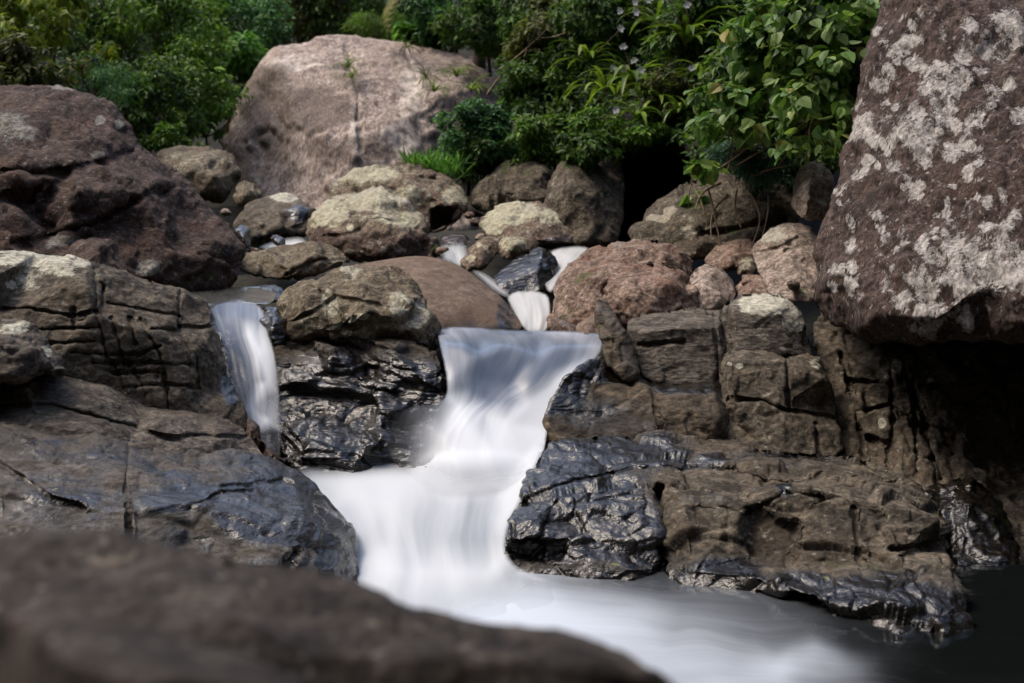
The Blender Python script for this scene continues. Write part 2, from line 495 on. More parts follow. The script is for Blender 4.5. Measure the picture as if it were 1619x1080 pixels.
M_PALE = rock_mat('stone_pale_grey', (.24, .185, .15), (.34, .28, .235), (.28, .22, .18), lich=(.55, .52, .43), lich_amt=-.03, lich_scale=7, stain=.35)
M_RUST = rock_mat('stone_rust_wet', (.11, .05, .03), (.18, .09, .05), (.13, .075, .045), lich=(.45, .42, .3), lich_amt=-.12, lich_scale=8, stain=.5)
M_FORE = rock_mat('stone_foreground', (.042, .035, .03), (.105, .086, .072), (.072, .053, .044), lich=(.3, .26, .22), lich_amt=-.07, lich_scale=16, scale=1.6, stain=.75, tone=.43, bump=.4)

R = rock
# ---- giant lichened rock on the right
R('boulder', 'giant leaning boulder crusted with white lichen, overhanging the dark hollow at right', 'boulder',
  [(1402, -90, 7.8), (1385, 0, 7.7), (1372, 60, 7.6), (1352, 170, 7.4), (1335, 240, 7.25), (1318, 300, 7.1), (1300, 360, 6.9), (1288, 420, 6.8), (1283, 470, 6.75), (1305, 505, 6.7),
   (1345, 516, 6.5), (1375, 534, 6.4), (1400, 532, 6.3), (1440, 546, 6.2), (1500, 546, 6.1), (1560, 548, 6.0), (1619, 556, 5.9), (1760, 575, 5.7), (1950, 560, 5.7), (1950, -90, 7.4)],
  [(1450, 430, 6.15), (1550, 450, 5.85), (1420, 300, 6.6), (1550, 300, 6.3), (1650, 250, 6.3), (1500, 100, 7.0), (1619, 60, 7.0), (1335, 440, 6.5), (1700, 430, 5.6), (1390, 500, 6.15), (1480, 505, 5.95), (1619, 515, 5.7)],
  M_GIANT, res=3.2, rim=34, back=3.2, amp=.08, freq=1.7, octs=7, facet=.02, ffreq=6, fstretch=(1.3, 1, .7), micro=.014,
  lich=patch(5, [(1560, 420, 45, 30, 26, 20), (1460, 450, 35, 30, 14, 15), (1500, 390, 30, 20, 8, 13), (1340, 440, 25, 40, 10, 11), (1470, 500, 30, 14, 9, 13), (1590, 165, 24, 12, 7, 16), (1602, 45, 12, 18, 5, 17), (1480, 130, 34, 40, 16, 14), (1450, 215, 34, 26, 14, 15), (1520, 235, 30, 24, 10, 13), (1365, 195, 14, 20, 6, 11), (1385, 250, 20, 14, 7, 12), (1420, 60, 20, 40, 9, 11), (1530, 60, 30, 30, 7, 12), (1450, 300, 20, 20, 5, 9), (1500, 310, 30, 20, 6, 9), (1330, 320, 10, 30, 4, 8), (1580, 340, 30, 16, 5, 10), (1400, 370, 30, 20, 6, 10), (1400, 130, 14, 30, 6, 10)]), dark=[(1410, 330, 60, 50, .4), (1530, 110, 60, 40, .3), (1450, 532, 120, 9, .5)], gain=.6)
# ---- dark boulder on the left
R('boulder', 'dark purple-brown boulder with a domed top and rough underside above the left ledge', 'boulder',
  [(-160, 150, 9.6), (0, 140, 9.7), (60, 134, 9.8), (100, 133, 9.8), (152, 146, 9.8), (188, 168, 9.7), (207, 198, 9.6), (213, 228, 9.5), (248, 252, 9.5), (292, 287, 9.4), (340, 336, 9.2), (375, 370, 9.0), (389, 398, 8.9),
   (382, 430, 8.7), (356, 463, 8.5), (300, 472, 8.2), (220, 445, 7.9), (150, 425, 7.7), (80, 410, 7.5), (-160, 400, 7.3)],
  [(60, 200, 9.0), (150, 200, 9.2), (0, 262, 8.2), (110, 262, 8.4), (180, 255, 8.8), (0, 300, 7.95), (120, 300, 8.0), (220, 300, 8.5), (60, 345, 8.2), (200, 350, 8.35), (280, 400, 8.3), (330, 390, 8.5), (100, 395, 7.9)],
  M_PURPLE, res=3.0, rim=26, back=2.6, amp=.075, freq=2.0, octs=6, facet=.03, ffreq=5, micro=.012,
  cracks=[{'l': [(-100, 262), (60, 276), (140, 262), (208, 240)], 'w': 7}, {'l': [(20, 385), (90, 372), (150, 352), (250, 300)], 'w': 6}],
  dents=[([(230, 305), (275, 288), (288, 305), (250, 325)], .12), ([(0, 300), (70, 290), (60, 330), (0, 345)], .1)],
  lich=[(100, 132, 30, 10, 1.2), (160, 187, 9, 8, 1.4), (190, 195, 8, 8, 1.2), (15, 205, 40, 25, .5), (40, 215, 26, 12, .6), (95, 385, 24, 10, .9), (235, 425, 20, 14, 1.1), (160, 240, 20, 8, .5)],
  moss=[(330, 440, 40, 25, .4), (90, 300, 60, 30, .1)], dark=[(120, 340, 200, 60, .55), (300, 430, 80, 40, .6)], gain=.62)
R('stone', 'wedge of smooth purple-brown stone leaning against the dark domed boulder', 'stone',
  [(105, 400, 7.3), (125, 380, 7.4), (165, 376, 7.5), (182, 385, 7.5), (200, 412, 7.4), (210, 440, 7.2), (195, 452, 7.1), (150, 440, 7.0), (112, 420, 7.0)],
  [(160, 385, 7.25), (172, 435, 6.95), (140, 405, 7.05)], M_PURPLE, res=2.5, rim=9, back=.4, amp=.012, freq=5, it=3, micro=.004)
# ---- big pale boulder at the back
R('boulder', 'huge pale pinkish boulder standing in front of the forest, streaked from top to bottom', 'boulder',
  [(336, 225, 20.5), (366, 178, 20.6), (396, 128, 20.7), (418, 86, 20.8), (440, 70, 20.9), (488, 64, 21), (500, 54, 21), (545, 51, 21), (600, 60, 21), (660, 70, 21), (720, 76, 21), (765, 92, 20.8), (800, 130, 20.5), (815, 200, 20), (800, 300, 19), (740, 390, 17.5), (500, 390, 17.5),
   (420, 350, 18), (375, 290, 19)],
  [(400, 200, 19.6), (440, 110, 20.1), (520, 90, 20.3), (470, 200, 18.8), (560, 200, 18.5), (650, 180, 18.9), (720, 140, 19.7), (430, 290, 18.6), (540, 300, 17.9), (660, 290, 18.2), (600, 110, 20.0), (560, 245, 18.0)],
  M_BACK, res=3.0, rim=26, back=5, amp=.11, freq=.8, octs=7, facet=.08, ffreq=.6, micro=.006, rimdepth=1.2, rounded=1,
  cracks=[{'l': [(548, 62), (552, 100), (565, 150), (570, 235)], 'w': 4}, {'l': [(640, 75), (660, 130)], 'w': 3}], crack_d=.12,
  lich=[(650, 150, 22, 60, .5), (470, 100, 60, 20, .4), (560, 220, 12, 40, .6), (640, 215, 40, 30, .4), (420, 150, 20, 40, -.5), (490, 170, 60, 25, -.5)], moss=[(395, 160, 18, 40, .22), (550, 100, 8, 20, .3), (730, 110, 50, 25, .28)], dark=[(490, 175, 80, 45, .85), (425, 170, 50, 80, .9), (560, 235, 110, 30, .6), (450, 260, 60, 60, .4), (760, 150, 30, 30, .5), (600, 175, 20, 40, -.3)], gain=.6)
R('boulder', 'rounded grey-olive boulder lying between the dark domed boulder and the huge pale one', 'boulder',
  [(238, 240, 14.2), (262, 231, 14.4), (320, 229, 14.5), (350, 235, 14.5), (372, 250, 14.3), (381, 272, 14.1), (370, 305, 13.8), (352, 326, 13.6), (310, 320, 13.5), (262, 290, 13.6)],
  [(300, 265, 13.6), (340, 275, 13.5), (320, 245, 14.0)], M_OLIVE, res=2.2, rim=22, back=1.1, amp=.03, freq=2.4, micro=.012, gain=.6, lich=[(300, 250, 60, 20, .4)], dark=[(340, 315, 50, 20, .7)])
R('stone', 'small dark wedged stone under the right flank of the rounded grey-olive boulder', 'stone',
  [(365, 300, 13.6), (380, 284, 13.8), (405, 290, 13.8), (418, 305, 13.6), (405, 325, 13.4), (375, 330, 13.3)], [(390, 305, 13.3)], M_OLIVE, res=2.2, rim=10, back=.4, amp=.015, freq=4)
R('boulder', 'wet brown boulder with a lichened crest and an orange water-stained foot', 'boulder',
  [(360, 352, 12.6), (382, 327, 12.8), (420, 310, 13), (455, 303, 13), (490, 318, 12.8), (498, 345, 12.5), (483, 375, 12.3), (440, 392, 12.2), (385, 388, 12.3)],
  [(400, 345, 12.3), (455, 325, 12.55), (470, 350, 12.2), (430, 365, 12.1)], M_TAN, res=2.2, rim=12, back=.8, amp=.025, freq=3, micro=.006,
  lich=[(448, 306, 34, 12, 1.3), (425, 328, 30, 8, .3)], wet=[(470, 335, 24, 14, .75), (440, 380, 60, 16, .7)],
  dents=[([(402, 355), (425, 352), (424, 385), (402, 385)], .08), ([(440, 350), (456, 350), (466, 380), (444, 382)], .07)])
R('boulder', 'lichened boulder with a shadowed notch on its right side, behind the spotted cream boulder', 'boulder',
  [(518, 305, 12.2), (545, 272, 12.4), (590, 258, 12.5), (640, 260, 12.5), (690, 270, 12.4), (730, 300, 12.2), (744, 325, 12), (722, 352, 11.8), (690, 372, 11.7), (600, 375, 11.7), (530, 350, 11.9)],
  [(600, 290, 12.0), (660, 295, 11.9), (700, 318, 11.75), (680, 340, 11.85), (640, 272, 12.2)], M_CREAM, res=2.2, rim=11, back=1.1, amp=.03, freq=2.6, facet=.05, ffreq=3.4,
  dents=[([(640, 272), (690, 276), (712, 296), (668, 290)], .18), ([(676, 328), (726, 324), (720, 356), (682, 366)], .3)], lich=[(580, 275, 50, 16, .5), (640, 310, 40, 18, .4), (715, 310, 20, 12, .4)], dark=[(705, 345, 40, 26, .8), (690, 290, 40, 14, .5)], gain=.6)  # dark puts the notch's shadow into the colour
R('boulder', 'cream-lichened boulder with round pale spots on its dark brown lower face', 'boulder',
  [(478, 372, 11.0), (490, 340, 11.2), (510, 315, 11.4), (550, 300, 11.5), (600, 294, 11.5), (642, 310, 11.4), (670, 345, 11.2), (690, 385, 10.9), (693, 410, 10.7), (640, 420, 10.5), (560, 420, 10.5), (500, 396, 10.7)],
  [(530, 340, 10.9), (600, 330, 10.9), (560, 380, 10.5), (640, 370, 10.55), (600, 400, 10.35), (520, 365, 10.7)], M_CREAM, res=2.0, rim=18, back=1.2, amp=.03, freq=2.6,
  lich=[(520, 335, 32, 20, 1.3), (590, 315, 60, 18, .65), (630, 345, 40, 16, .5), (500, 345, 20, 14, 1.2), (587, 391, 6.5, 6, 2), (600, 387, 6, 6, 2), (605, 396, 5, 5, 2), (630, 394, 7, 5, 1.9), (553, 359, 5.5, 5, 1.8), (640, 395, 5, 4, 1.8), (570, 385, 60, 26, -1.6), (510, 370, 28, 12, -1.2), (650, 390, 30, 24, -.8)],
  cracks=[[(512, 374), (555, 370), (590, 350), (640, 345)]], moss=[(686, 400, 8, 22, .5)], micro=.008, dark=[(580, 390, 80, 24, 1), (510, 372, 30, 14, .9), (665, 395, 30, 26, .9)], gain=.6, facet=.045, ffreq=3.6)  # dark: brown lower stone, with underside shade painted in
R('boulder', 'low flat olive-brown boulder in front of the spotted cream boulder, left of centre', 'boulder',
  [(377, 422, 9.9), (390, 397, 10.1), (440, 388, 10.3), (500, 379, 10.3), (550, 394, 10.2), (562, 414, 10), (530, 426, 9.8), (490, 436, 9.7), (452, 449, 9.6), (385, 434, 9.7)],
  [(430, 405, 9.85), (500, 398, 9.8), (460, 430, 9.55), (530, 412, 9.8)], M_OLIVE, res=2.0, rim=11, back=.7, amp=.02, freq=3.4, moss=[(470, 430, 30, 14, .25)],
  cracks=[{'l': [(450, 436), (480, 420), (520, 408), (556, 404)], 'w': 4}])
for ol, inn, lab, mt in (
    ([(424, 374, 10.9), (436, 370, 10.9), (450, 376, 10.8), (453, 390, 10.7), (438, 393, 10.6)], [(440, 380, 10.6)], 'small round wet black stone in the trickle behind the low flat boulder', M_BLACK),
    ([(366, 362, 10.9), (378, 352, 11), (394, 358, 11), (400, 392, 10.7), (376, 398, 10.6)], [(385, 372, 10.6)], 'small upright wet stone right beside the dark domed boulder', M_BLACK),
    ([(386, 470, 9.0), (400, 455, 9.1), (425, 449, 9.1), (450, 455, 9.0), (455, 476, 8.7), (400, 482, 8.6)], [(425, 462, 8.75)], 'low wet grey stone under the flat olive boulder by the left falls', M_BLACK),
    ([(405, 492, 7.6), (420, 482, 7.65), (445, 486, 7.65), (462, 505, 7.5), (455, 535, 7.35), (435, 552, 7.25), (428, 530, 7.3), (412, 512, 7.4)], [(435, 508, 7.3)], 'mossy black stone at the brink beside the left falls', M_BLACK),
    ([(696, 374, 11.2), (715, 368, 11.2), (740, 372, 11.1), (744, 388, 10.9), (715, 392, 10.8), (698, 386, 10.9)], [(720, 377, 10.9)], 'small dark red wet stone above the trickle beside the cream boulder', M_RUST)):
    R('stone', lab, 'stone', ol, inn, mt, res=1.8, rim=7, back=.3, amp=.012, freq=5, facet=.014, ffreq=8, wet_all=.85, micro=.004, moss=[(425, 495, 30, 14, .3)] if 'mossy' in lab else ())
# ---- middle
R('boulder', 'lichen-blotched boulder on the black wet ledge between the two waterfalls', 'boulder',
  [(430, 482, 7.6), (440, 462, 7.7), (470, 445, 7.8), (520, 432, 7.9), (560, 420, 8.0), (615, 420, 8.0), (650, 438, 7.9), (673, 465, 7.8), (691, 500, 7.6), (698, 530, 7.5), (690, 560, 7.4), (600, 565, 7.3), (440, 550, 7.4)],
  [(480, 480, 7.35), (560, 462, 7.4), (520, 515, 7.2), (620, 500, 7.2), (650, 475, 7.45), (585, 490, 7.2), (500, 455, 7.55)], M_OLIVE, res=2.3, rim=14, back=.9, amp=.035, freq=2.8, facet=.045, ffreq=4,
  lich=[(555, 430, 22, 10, .9), (520, 475, 14, 22, 1.0), (560, 500, 30, 12, .9), (630, 480, 18, 20, 1.2), (668, 490, 12, 24, 1.3), (660, 510, 16, 10, 1.1), (500, 510, 50, 14, .4)],
  cracks=[[(440, 520), (500, 490), (530, 470), (600, 480)], [(505, 460), (530, 500), (560, 520)]], wet=[(560, 552, 150, 20, .9), (690, 545, 16, 24, 1)], gain=.6, dark=[(470, 525, 60, 30, .6), (640, 540, 60, 20, .7)])
R('boulder', 'smooth chocolate-brown boulder behind the lip of the main waterfall', 'boulder',
  [(512, 440, 8.9), (530, 425, 9.0), (600, 412, 9.1), (650, 404, 9.1), (702, 409, 9.1), (746, 431, 9.0), (786, 464, 8.8), (816, 495, 8.6), (834, 530, 8.3), (760, 545, 8.1), (700, 550, 8.0), (600, 545, 8.2), (520, 490, 8.6)],
  [(660, 445, 8.55), (740, 480, 8.35), (600, 470, 8.4), (700, 500, 8.1), (775, 500, 8.3)], M_CHOC, res=2.3, rim=26, back=1.2, facet=0, amp=.012, freq=2, octs=3, micro=.002, it=30,
  wet=[(740, 520, 90, 18, .45), (800, 500, 24, 40, .6)])
R('rock_ledge', 'black wet layered ledge between the left falls and the main waterfall', 'rock ledge',
  [(428, 548, 7.3), (445, 532, 7.35), (480, 526, 7.4), (560, 522, 7.4), (640, 528, 7.35), (690, 540, 7.2), (703, 580, 7.0), (709, 620, 6.9), (706, 650, 6.85), (692, 665, 6.8), (700, 700, 6.6), (682, 750, 6.35), (560, 770, 6.3), (470, 760, 6.35), (438, 720, 6.5), (430, 680, 6.7), (428, 600, 7.1)],
  [(520, 552, 7.05), (620, 550, 7.02), (670, 600, 6.9), (520, 600, 7.0), (600, 620, 6.98), (480, 645, 6.85), (580, 652, 6.85), (490, 690, 6.45), (600, 690, 6.45), (560, 725, 6.35), (650, 700, 6.5), (470, 720, 6.35), (660, 640, 6.88)],
  M_BLACK, res=2.1, rim=12, back=1.0, amp=.035, freq=3.0, octs=5, facet=.028, ffreq=5, fstretch=(.6, .8, 1.7), strata=.045, sfreq=10, sdir=(.12, 0, 1), micro=.007, it=2,
  wet=[(570, 660, 260, 130, 1.0), (550, 590, 70, 36, .45)], moss=[(600, 575, 60, 20, .12)], dark=[(690, 590, 30, 60, .9), (560, 720, 140, 26, .9), (480, 600, 40, 30, .5)])
# ---- left ledges
R('rock_ledge', 'tan ledge cracked into brick-like blocks at far left, its top patched with lichen', 'rock ledge',
  [(-160, 392, 6.6), (60, 398, 6.6), (150, 410, 6.6), (215, 436, 6.7), (300, 458, 6.9), (332, 478, 7.0), (345, 530, 6.8), (362, 590, 6.6), (390, 650, 6.4), (402, 700, 6.3), (200, 730, 6.0), (-160, 740, 5.8)],
  [(0, 432, 6.15), (130, 440, 6.25), (152, 442, 6.4), (150, 500, 6.12), (250, 530, 6.25), (330, 545, 6.5), (100, 560, 6.0), (0, 560, 5.9), (200, 620, 6.08), (300, 640, 6.2), (0, 500, 6.1), (240, 470, 6.55), (0, 640, 5.9)],
  M_TAN, res=2.3, rim=12, back=1.8, amp=.02, freq=4, facet=.012, ffreq=7, micro=.008, it=3,
  lich=[(60, 408, 90, 18, 1.0), (40, 440, 30, 20, .8), (90, 425, 40, 14, .9), (20, 450, 12, 10, .9), (130, 415, 20, 10, 1.0)], moss=[(290, 515, 40, 8, .25)],
  crack_d=.05, crack_w=2.6,
  cracks=[[(149, 425), (152, 493), (160, 527), (167, 560), (187, 593), (200, 625)], [(-60, 490), (50, 488), (110, 500), (152, 492)], [(57, 522), (157, 518)], [(110, 557), (167, 560), (217, 560), (253, 547)],
          [(177, 500), (190, 560), (223, 607), (230, 627)], [(223, 503), (233, 530), (253, 560), (263, 613), (265, 645)], [(147, 573), (253, 574), (300, 577)], [(200, 613), (263, 607), (317, 613)],
          {'l': [(283, 517), (320, 520), (343, 512)], 'w': 5}, [(310, 565), (313, 610)], [(177, 590), (250, 588)], [(150, 540), (60, 545), (0, 560)], [(115, 490), (118, 520)], [(205, 500), (214, 545)],
          [(168, 480), (230, 490), (285, 500)], [(285, 460), (283, 517), (300, 560)], [(240, 520), (283, 522)]],
  dents=[([(152, 440), (172, 452), (168, 490), (153, 488)], .1)], wet=[(345, 500, 18, 40, .8), (365, 600, 20, 60, .8)])
R('stone', 'rough dark lump of rock with lichen against the cracked tan ledge at the left edge', 'stone',
  [(-120, 490, 5.8), (0, 496, 5.8), (40, 510, 5.8), (75, 540, 5.75), (100, 565, 5.75), (105, 592, 5.65), (40, 612, 5.5), (-120, 620, 5.4)],
  [(0, 540, 5.45), (50, 560, 5.5), (20, 590, 5.4)], M_LEDGE, res=2.5, rim=12, back=.5, amp=.03, freq=5, facet=.03, ffreq=9, it=2, lich=[(20, 520, 30, 12, .8), (75, 555, 12, 14, .9)])
R('rock_ledge', 'smooth curved shelf of grey-brown rock below the cracked tan ledge', 'rock ledge',
  [(-160, 600, 5.9), (0, 592, 5.9), (60, 588, 5.95), (130, 596, 6.0), (170, 608, 6.05), (240, 640, 6.15), (330, 652, 6.25), (382, 668, 6.3), (398, 695, 6.2), (430, 730, 6.0), (400, 780, 5.7), (200, 790, 5.3), (-160, 790, 5.0)],
  [(40, 615, 5.55), (140, 640, 5.65), (250, 668, 5.75), (350, 685, 5.95), (60, 660, 5.4), (200, 705, 5.45), (330, 710, 5.75)], M_LEDGE, res=2.5, rim=12, back=1.0, amp=.022, freq=3, facet=.01, ffreq=6, micro=.006,
  strata=.015, sfreq=9, cracks=[{'l': [(0, 640), (80, 640), (170, 665), (260, 690), (390, 690)], 'w': 4}], moss=[(60, 640, 90, 22, .17)])
R('rock_ledge', 'long slab sloping to the white pool on the left, blue-glossed at its wet end', 'rock ledge',
  [(-160, 640, 5.5), (0, 648, 5.5), (120, 668, 5.6), (230, 690, 5.75), (330, 702, 5.9), (400, 715, 6.0), (440, 728, 6.0), (462, 742, 5.95), (500, 768, 5.8), (535, 805, 5.6), (560, 845, 5.35), (572, 885, 5.15), (575, 930, 4.9), (560, 1000, 4.7), (300, 1010, 4.3), (-160, 1010, 4.1)],
  [(0, 770, 4.65), (130, 795, 4.65), (205, 800, 4.7), (300, 800, 4.85), (400, 815, 4.9), (480, 820, 5.0), (540, 845, 5.1), (0, 850, 4.4), (200, 860, 4.5), (400, 860, 4.72), (470, 880, 4.72), (540, 900, 4.85), (200, 735, 5.15), (380, 760, 5.4), (60, 715, 5.1), (0, 690, 5.2)],
  M_LEDGE, res=2.3, rim=12, back=1.2, amp=.028, freq=2.4, octs=5, facet=.018, ffreq=4, fstretch=(.6, .6, 1.6), strata=.02, sfreq=6, sdir=(.1, .35, 1), micro=.003, it=4,
  cracks=[{'l': [(205, 690), (200, 760), (207, 860)], 'w': 3}, {'l': [(-60, 690), (20, 745), (80, 785), (130, 800)], 'w': 4}, {'l': [(180, 685), (190, 700), (240, 715)], 'w': 3}, [(350, 770), (440, 760), (520, 780)], [(300, 805), (350, 780), (400, 775)], [(470, 870), (450, 900)]],
  wet=[(450, 800, 150, 75, 1.0), (540, 860, 50, 80, 1.0), (280, 790, 90, 30, .9), (100, 780, 110, 22, .68), (250, 710, 120, 20, .45), (420, 730, 60, 18, .8), (60, 700, 60, 20, .4)],
  moss=[(30, 830, 90, 26, .2)], wet_all=.52)
R('rock_ledge', 'narrow rust-brown wet rib of rock beside the foot of the left falls', 'rock ledge',
  [(384, 655, 6.4), (396, 672, 6.4), (420, 700, 6.35), (445, 722, 6.3), (458, 740, 6.2), (440, 745, 6.1), (405, 712, 6.2), (386, 685, 6.25)], [(412, 700, 6.2)], M_RUST, res=2.0, rim=6, back=.4, amp=.01, freq=5, wet_all=.55)
R('rock_ledge', 'dark wet chute of rock that the left-hand waterfall runs down', 'rock ledge',
  [(322, 494, 7.9), (360, 488, 8.0), (420, 494, 7.95), (445, 520, 7.75), (452, 620, 7.25), (455, 740, 6.8), (400, 735, 6.8), (376, 650, 7.05), (352, 570, 7.4), (334, 520, 7.7)], [(390, 520, 7.66), (410, 600, 7.27), (420, 680, 6.95)],
  M_BLACK, res=2.2, rim=6, back=.5, amp=.02, freq=4, facet=.015, ffreq=5, micro=.004, wet_all=.9)
# ---- right bank of the falls
R('rock_ledge', 'black wet shelf with a flat glossy top just right of the main waterfall', 'rock ledge',
  [(852, 700, 6.65), (858, 665, 6.62), (868, 640, 6.7), (880, 610, 6.78), (905, 580, 6.85), (945, 560, 6.98), (1000, 580, 7.1), (1030, 592, 7.2), (1100, 592, 7.2), (1150, 596, 7.1), (1165, 640, 6.9), (1165, 705, 6.6), (1100, 720, 6.4), (1000, 715, 6.4), (900, 715, 6.4)],
  [(905, 602, 6.82), (950, 600, 6.85), (1015, 612, 6.78), (1035, 616, 6.72), (1130, 622, 6.65), (950, 660, 6.68), (1010, 660, 6.64), (1050, 660, 6.5), (1140, 660, 6.5), (885, 650, 6.7), (1060, 625, 6.62)],
  M_BLACK, res=2.2, rim=8, back=1.0, amp=.025, freq=3.0, facet=.024, ffreq=4.5, micro=.005, it=1, cracks=[{'l': [(1028, 598), (1036, 640), (1050, 700)], 'w': 4}],
  wet=[(880, 610, 60, 60, 1), (960, 585, 100, 24, 1), (1090, 605, 90, 22, .95), (960, 660, 110, 50, .55)], dark=[(960, 670, 110, 30, .9), (910, 600, 50, 30, .8)])
R('stone', 'upright slab of black wet rock split from the block at the right of the lip', 'stone',
  [(938, 482, 7.2), (946, 472, 7.25), (960, 478, 7.25), (978, 505, 7.1), (1002, 545, 7.0), (1016, 592, 6.9), (992, 608, 6.85), (962, 585, 6.88), (945, 540, 7.0)], [(965, 530, 6.98), (985, 575, 6.85)], M_BLACK, res=2.0, rim=7, back=.4, amp=.02, freq=5, facet=.02, ffreq=9, it=2, wet_all=.5)
R('rock_ledge', 'squared grey-brown block with a level top between the black slab and the lichen-topped block', 'rock ledge',
  [(985, 520, 7.35), (1005, 496, 7.5), (1060, 489, 7.6), (1136, 487, 7.6), (1150, 500, 7.5), (1158, 560, 7.2), (1155, 612, 6.95), (1040, 612, 6.95), (1008, 592, 7.0)],
  [(1015, 525, 7.12), (1060, 520, 7.08), (1135, 518, 7.08), (1140, 590, 6.98), (1060, 560, 7.05)], M_LEDGE, res=2.2, rim=8, back=.8, amp=.018, freq=4, facet=.014, ffreq=6, it=0, rounded=1, cracks=[[(1130, 495), (1136, 600)], [(1010, 545), (1080, 540)]],
  moss=[(1040, 530, 40, 10, .15)])
R('rock_ledge', 'rounded block crusted with white lichen on top, left of the overhanging boulder', 'rock ledge',
  [(1134, 520, 7.3), (1140, 490, 7.35), (1160, 468, 7.4), (1200, 461, 7.4), (1246, 468, 7.4), (1270, 500, 7.3), (1286, 555, 7.15), (1304, 620, 7.0), (1140, 620, 6.95)],
  [(1160, 495, 7.1), (1230, 492, 7.05), (1160, 560, 6.98), (1250, 540, 6.98)], M_LEDGE, res=2.2, rim=10, back=.8, amp=.018, freq=4, facet=.014, ffreq=5, it=1, rounded=1,
  lich=[(1210, 480, 50, 22, 1.5), (1255, 505, 20, 24, 1.3), (1180, 475, 14, 10, 1.2), (1200, 555, 80, 30, -.6)], cracks=[[(1152, 480), (1158, 560)]])
R('rock_ledge', 'brown block split by upright and level joints under the lichen-topped block', 'rock ledge',
  [(1136, 580, 6.95), (1145, 556, 7.0), (1180, 545, 7.05), (1215, 548, 7.05), (1240, 560, 7.0), (1290, 557, 7.0), (1312, 590, 6.95), (1322, 640, 6.8), (1336, 735, 6.4), (1240, 740, 6.35), (1150, 735, 6.4), (1140, 650, 6.7)],
  [(1155, 572, 6.75), (1235, 572, 6.73), (1160, 640, 6.6), (1240, 640, 6.58), (1300, 600, 6.7), (1300, 680, 6.55), (1200, 700, 6.48)], M_TAN, res=2.2, rim=8, back=.8, amp=.016, freq=4, facet=.014, ffreq=5, it=0, rounded=1, micro=.007,
  crack_d=.06, crack_w=3, cracks=[[(1243, 556), (1248, 648)], [(1150, 630), (1200, 634), (1247, 650)], [(1250, 648), (1322, 660)], [(1290, 670), (1296, 730)]],
  lich=[(1169, 578, 7, 5, 1.8), (1152, 575, 5, 4, 1.6), (1290, 575, 16, 14, .8)], moss=[(1160, 590, 14, 12, .2)])
R('rock_ledge', 'jointed brown rock face in the dark hollow beneath the overhanging lichened boulder', 'rock ledge',
  [(1275, 500, 7.6), (1340, 480, 7.7), (1420, 470, 7.8), (1619, 470, 7.8), (1950, 470, 7.6), (1950, 940, 5.6), (1560, 900, 5.7), (1470, 820, 6.0), (1420, 765, 6.2), (1330, 745, 6.4), (1305, 640, 7.0)],
  [(1340, 580, 7.1), (1420, 590, 7.0), (1500, 590, 6.8), (1560, 640, 6.9), (1340, 680, 6.8), (1430, 680, 6.65), (1520, 720, 6.5), (1619, 700, 6.9), (1460, 600, 6.95), (1570, 780, 6.3), (1400, 720, 6.6)],
  M_TAN, res=2.6, rim=10, back=.8, amp=.04, freq=3, facet=.035, ffreq=6, fstretch=(1.4, 1, .7), it=2, micro=.012, crack_d=.07, crack_w=3.2,
  cracks=[[(1330, 560), (1350, 640), (1370, 740)], [(1408, 590), (1412, 660), (1402, 740)], [(1443, 580), (1446, 660), (1450, 745)], [(1360, 650), (1410, 640), (1446, 670), (1500, 680)], [(1455, 610), (1540, 606)], [(1460, 680), (1490, 760)], [(1340, 600), (1410, 610)], [(1430, 580), (1470, 690), (1480, 770)], [(1370, 690), (1400, 700)]],
  lich=[(1418, 580, 10, 12, 1.8), (1402, 597, 5, 4, 1.4), (1395, 670, 8, 8, 1.5), (1470, 603, 6, 6, 1.3)], moss=[(1550, 680, 30, 30, .3), (1300, 540, 30, 20, .3)])
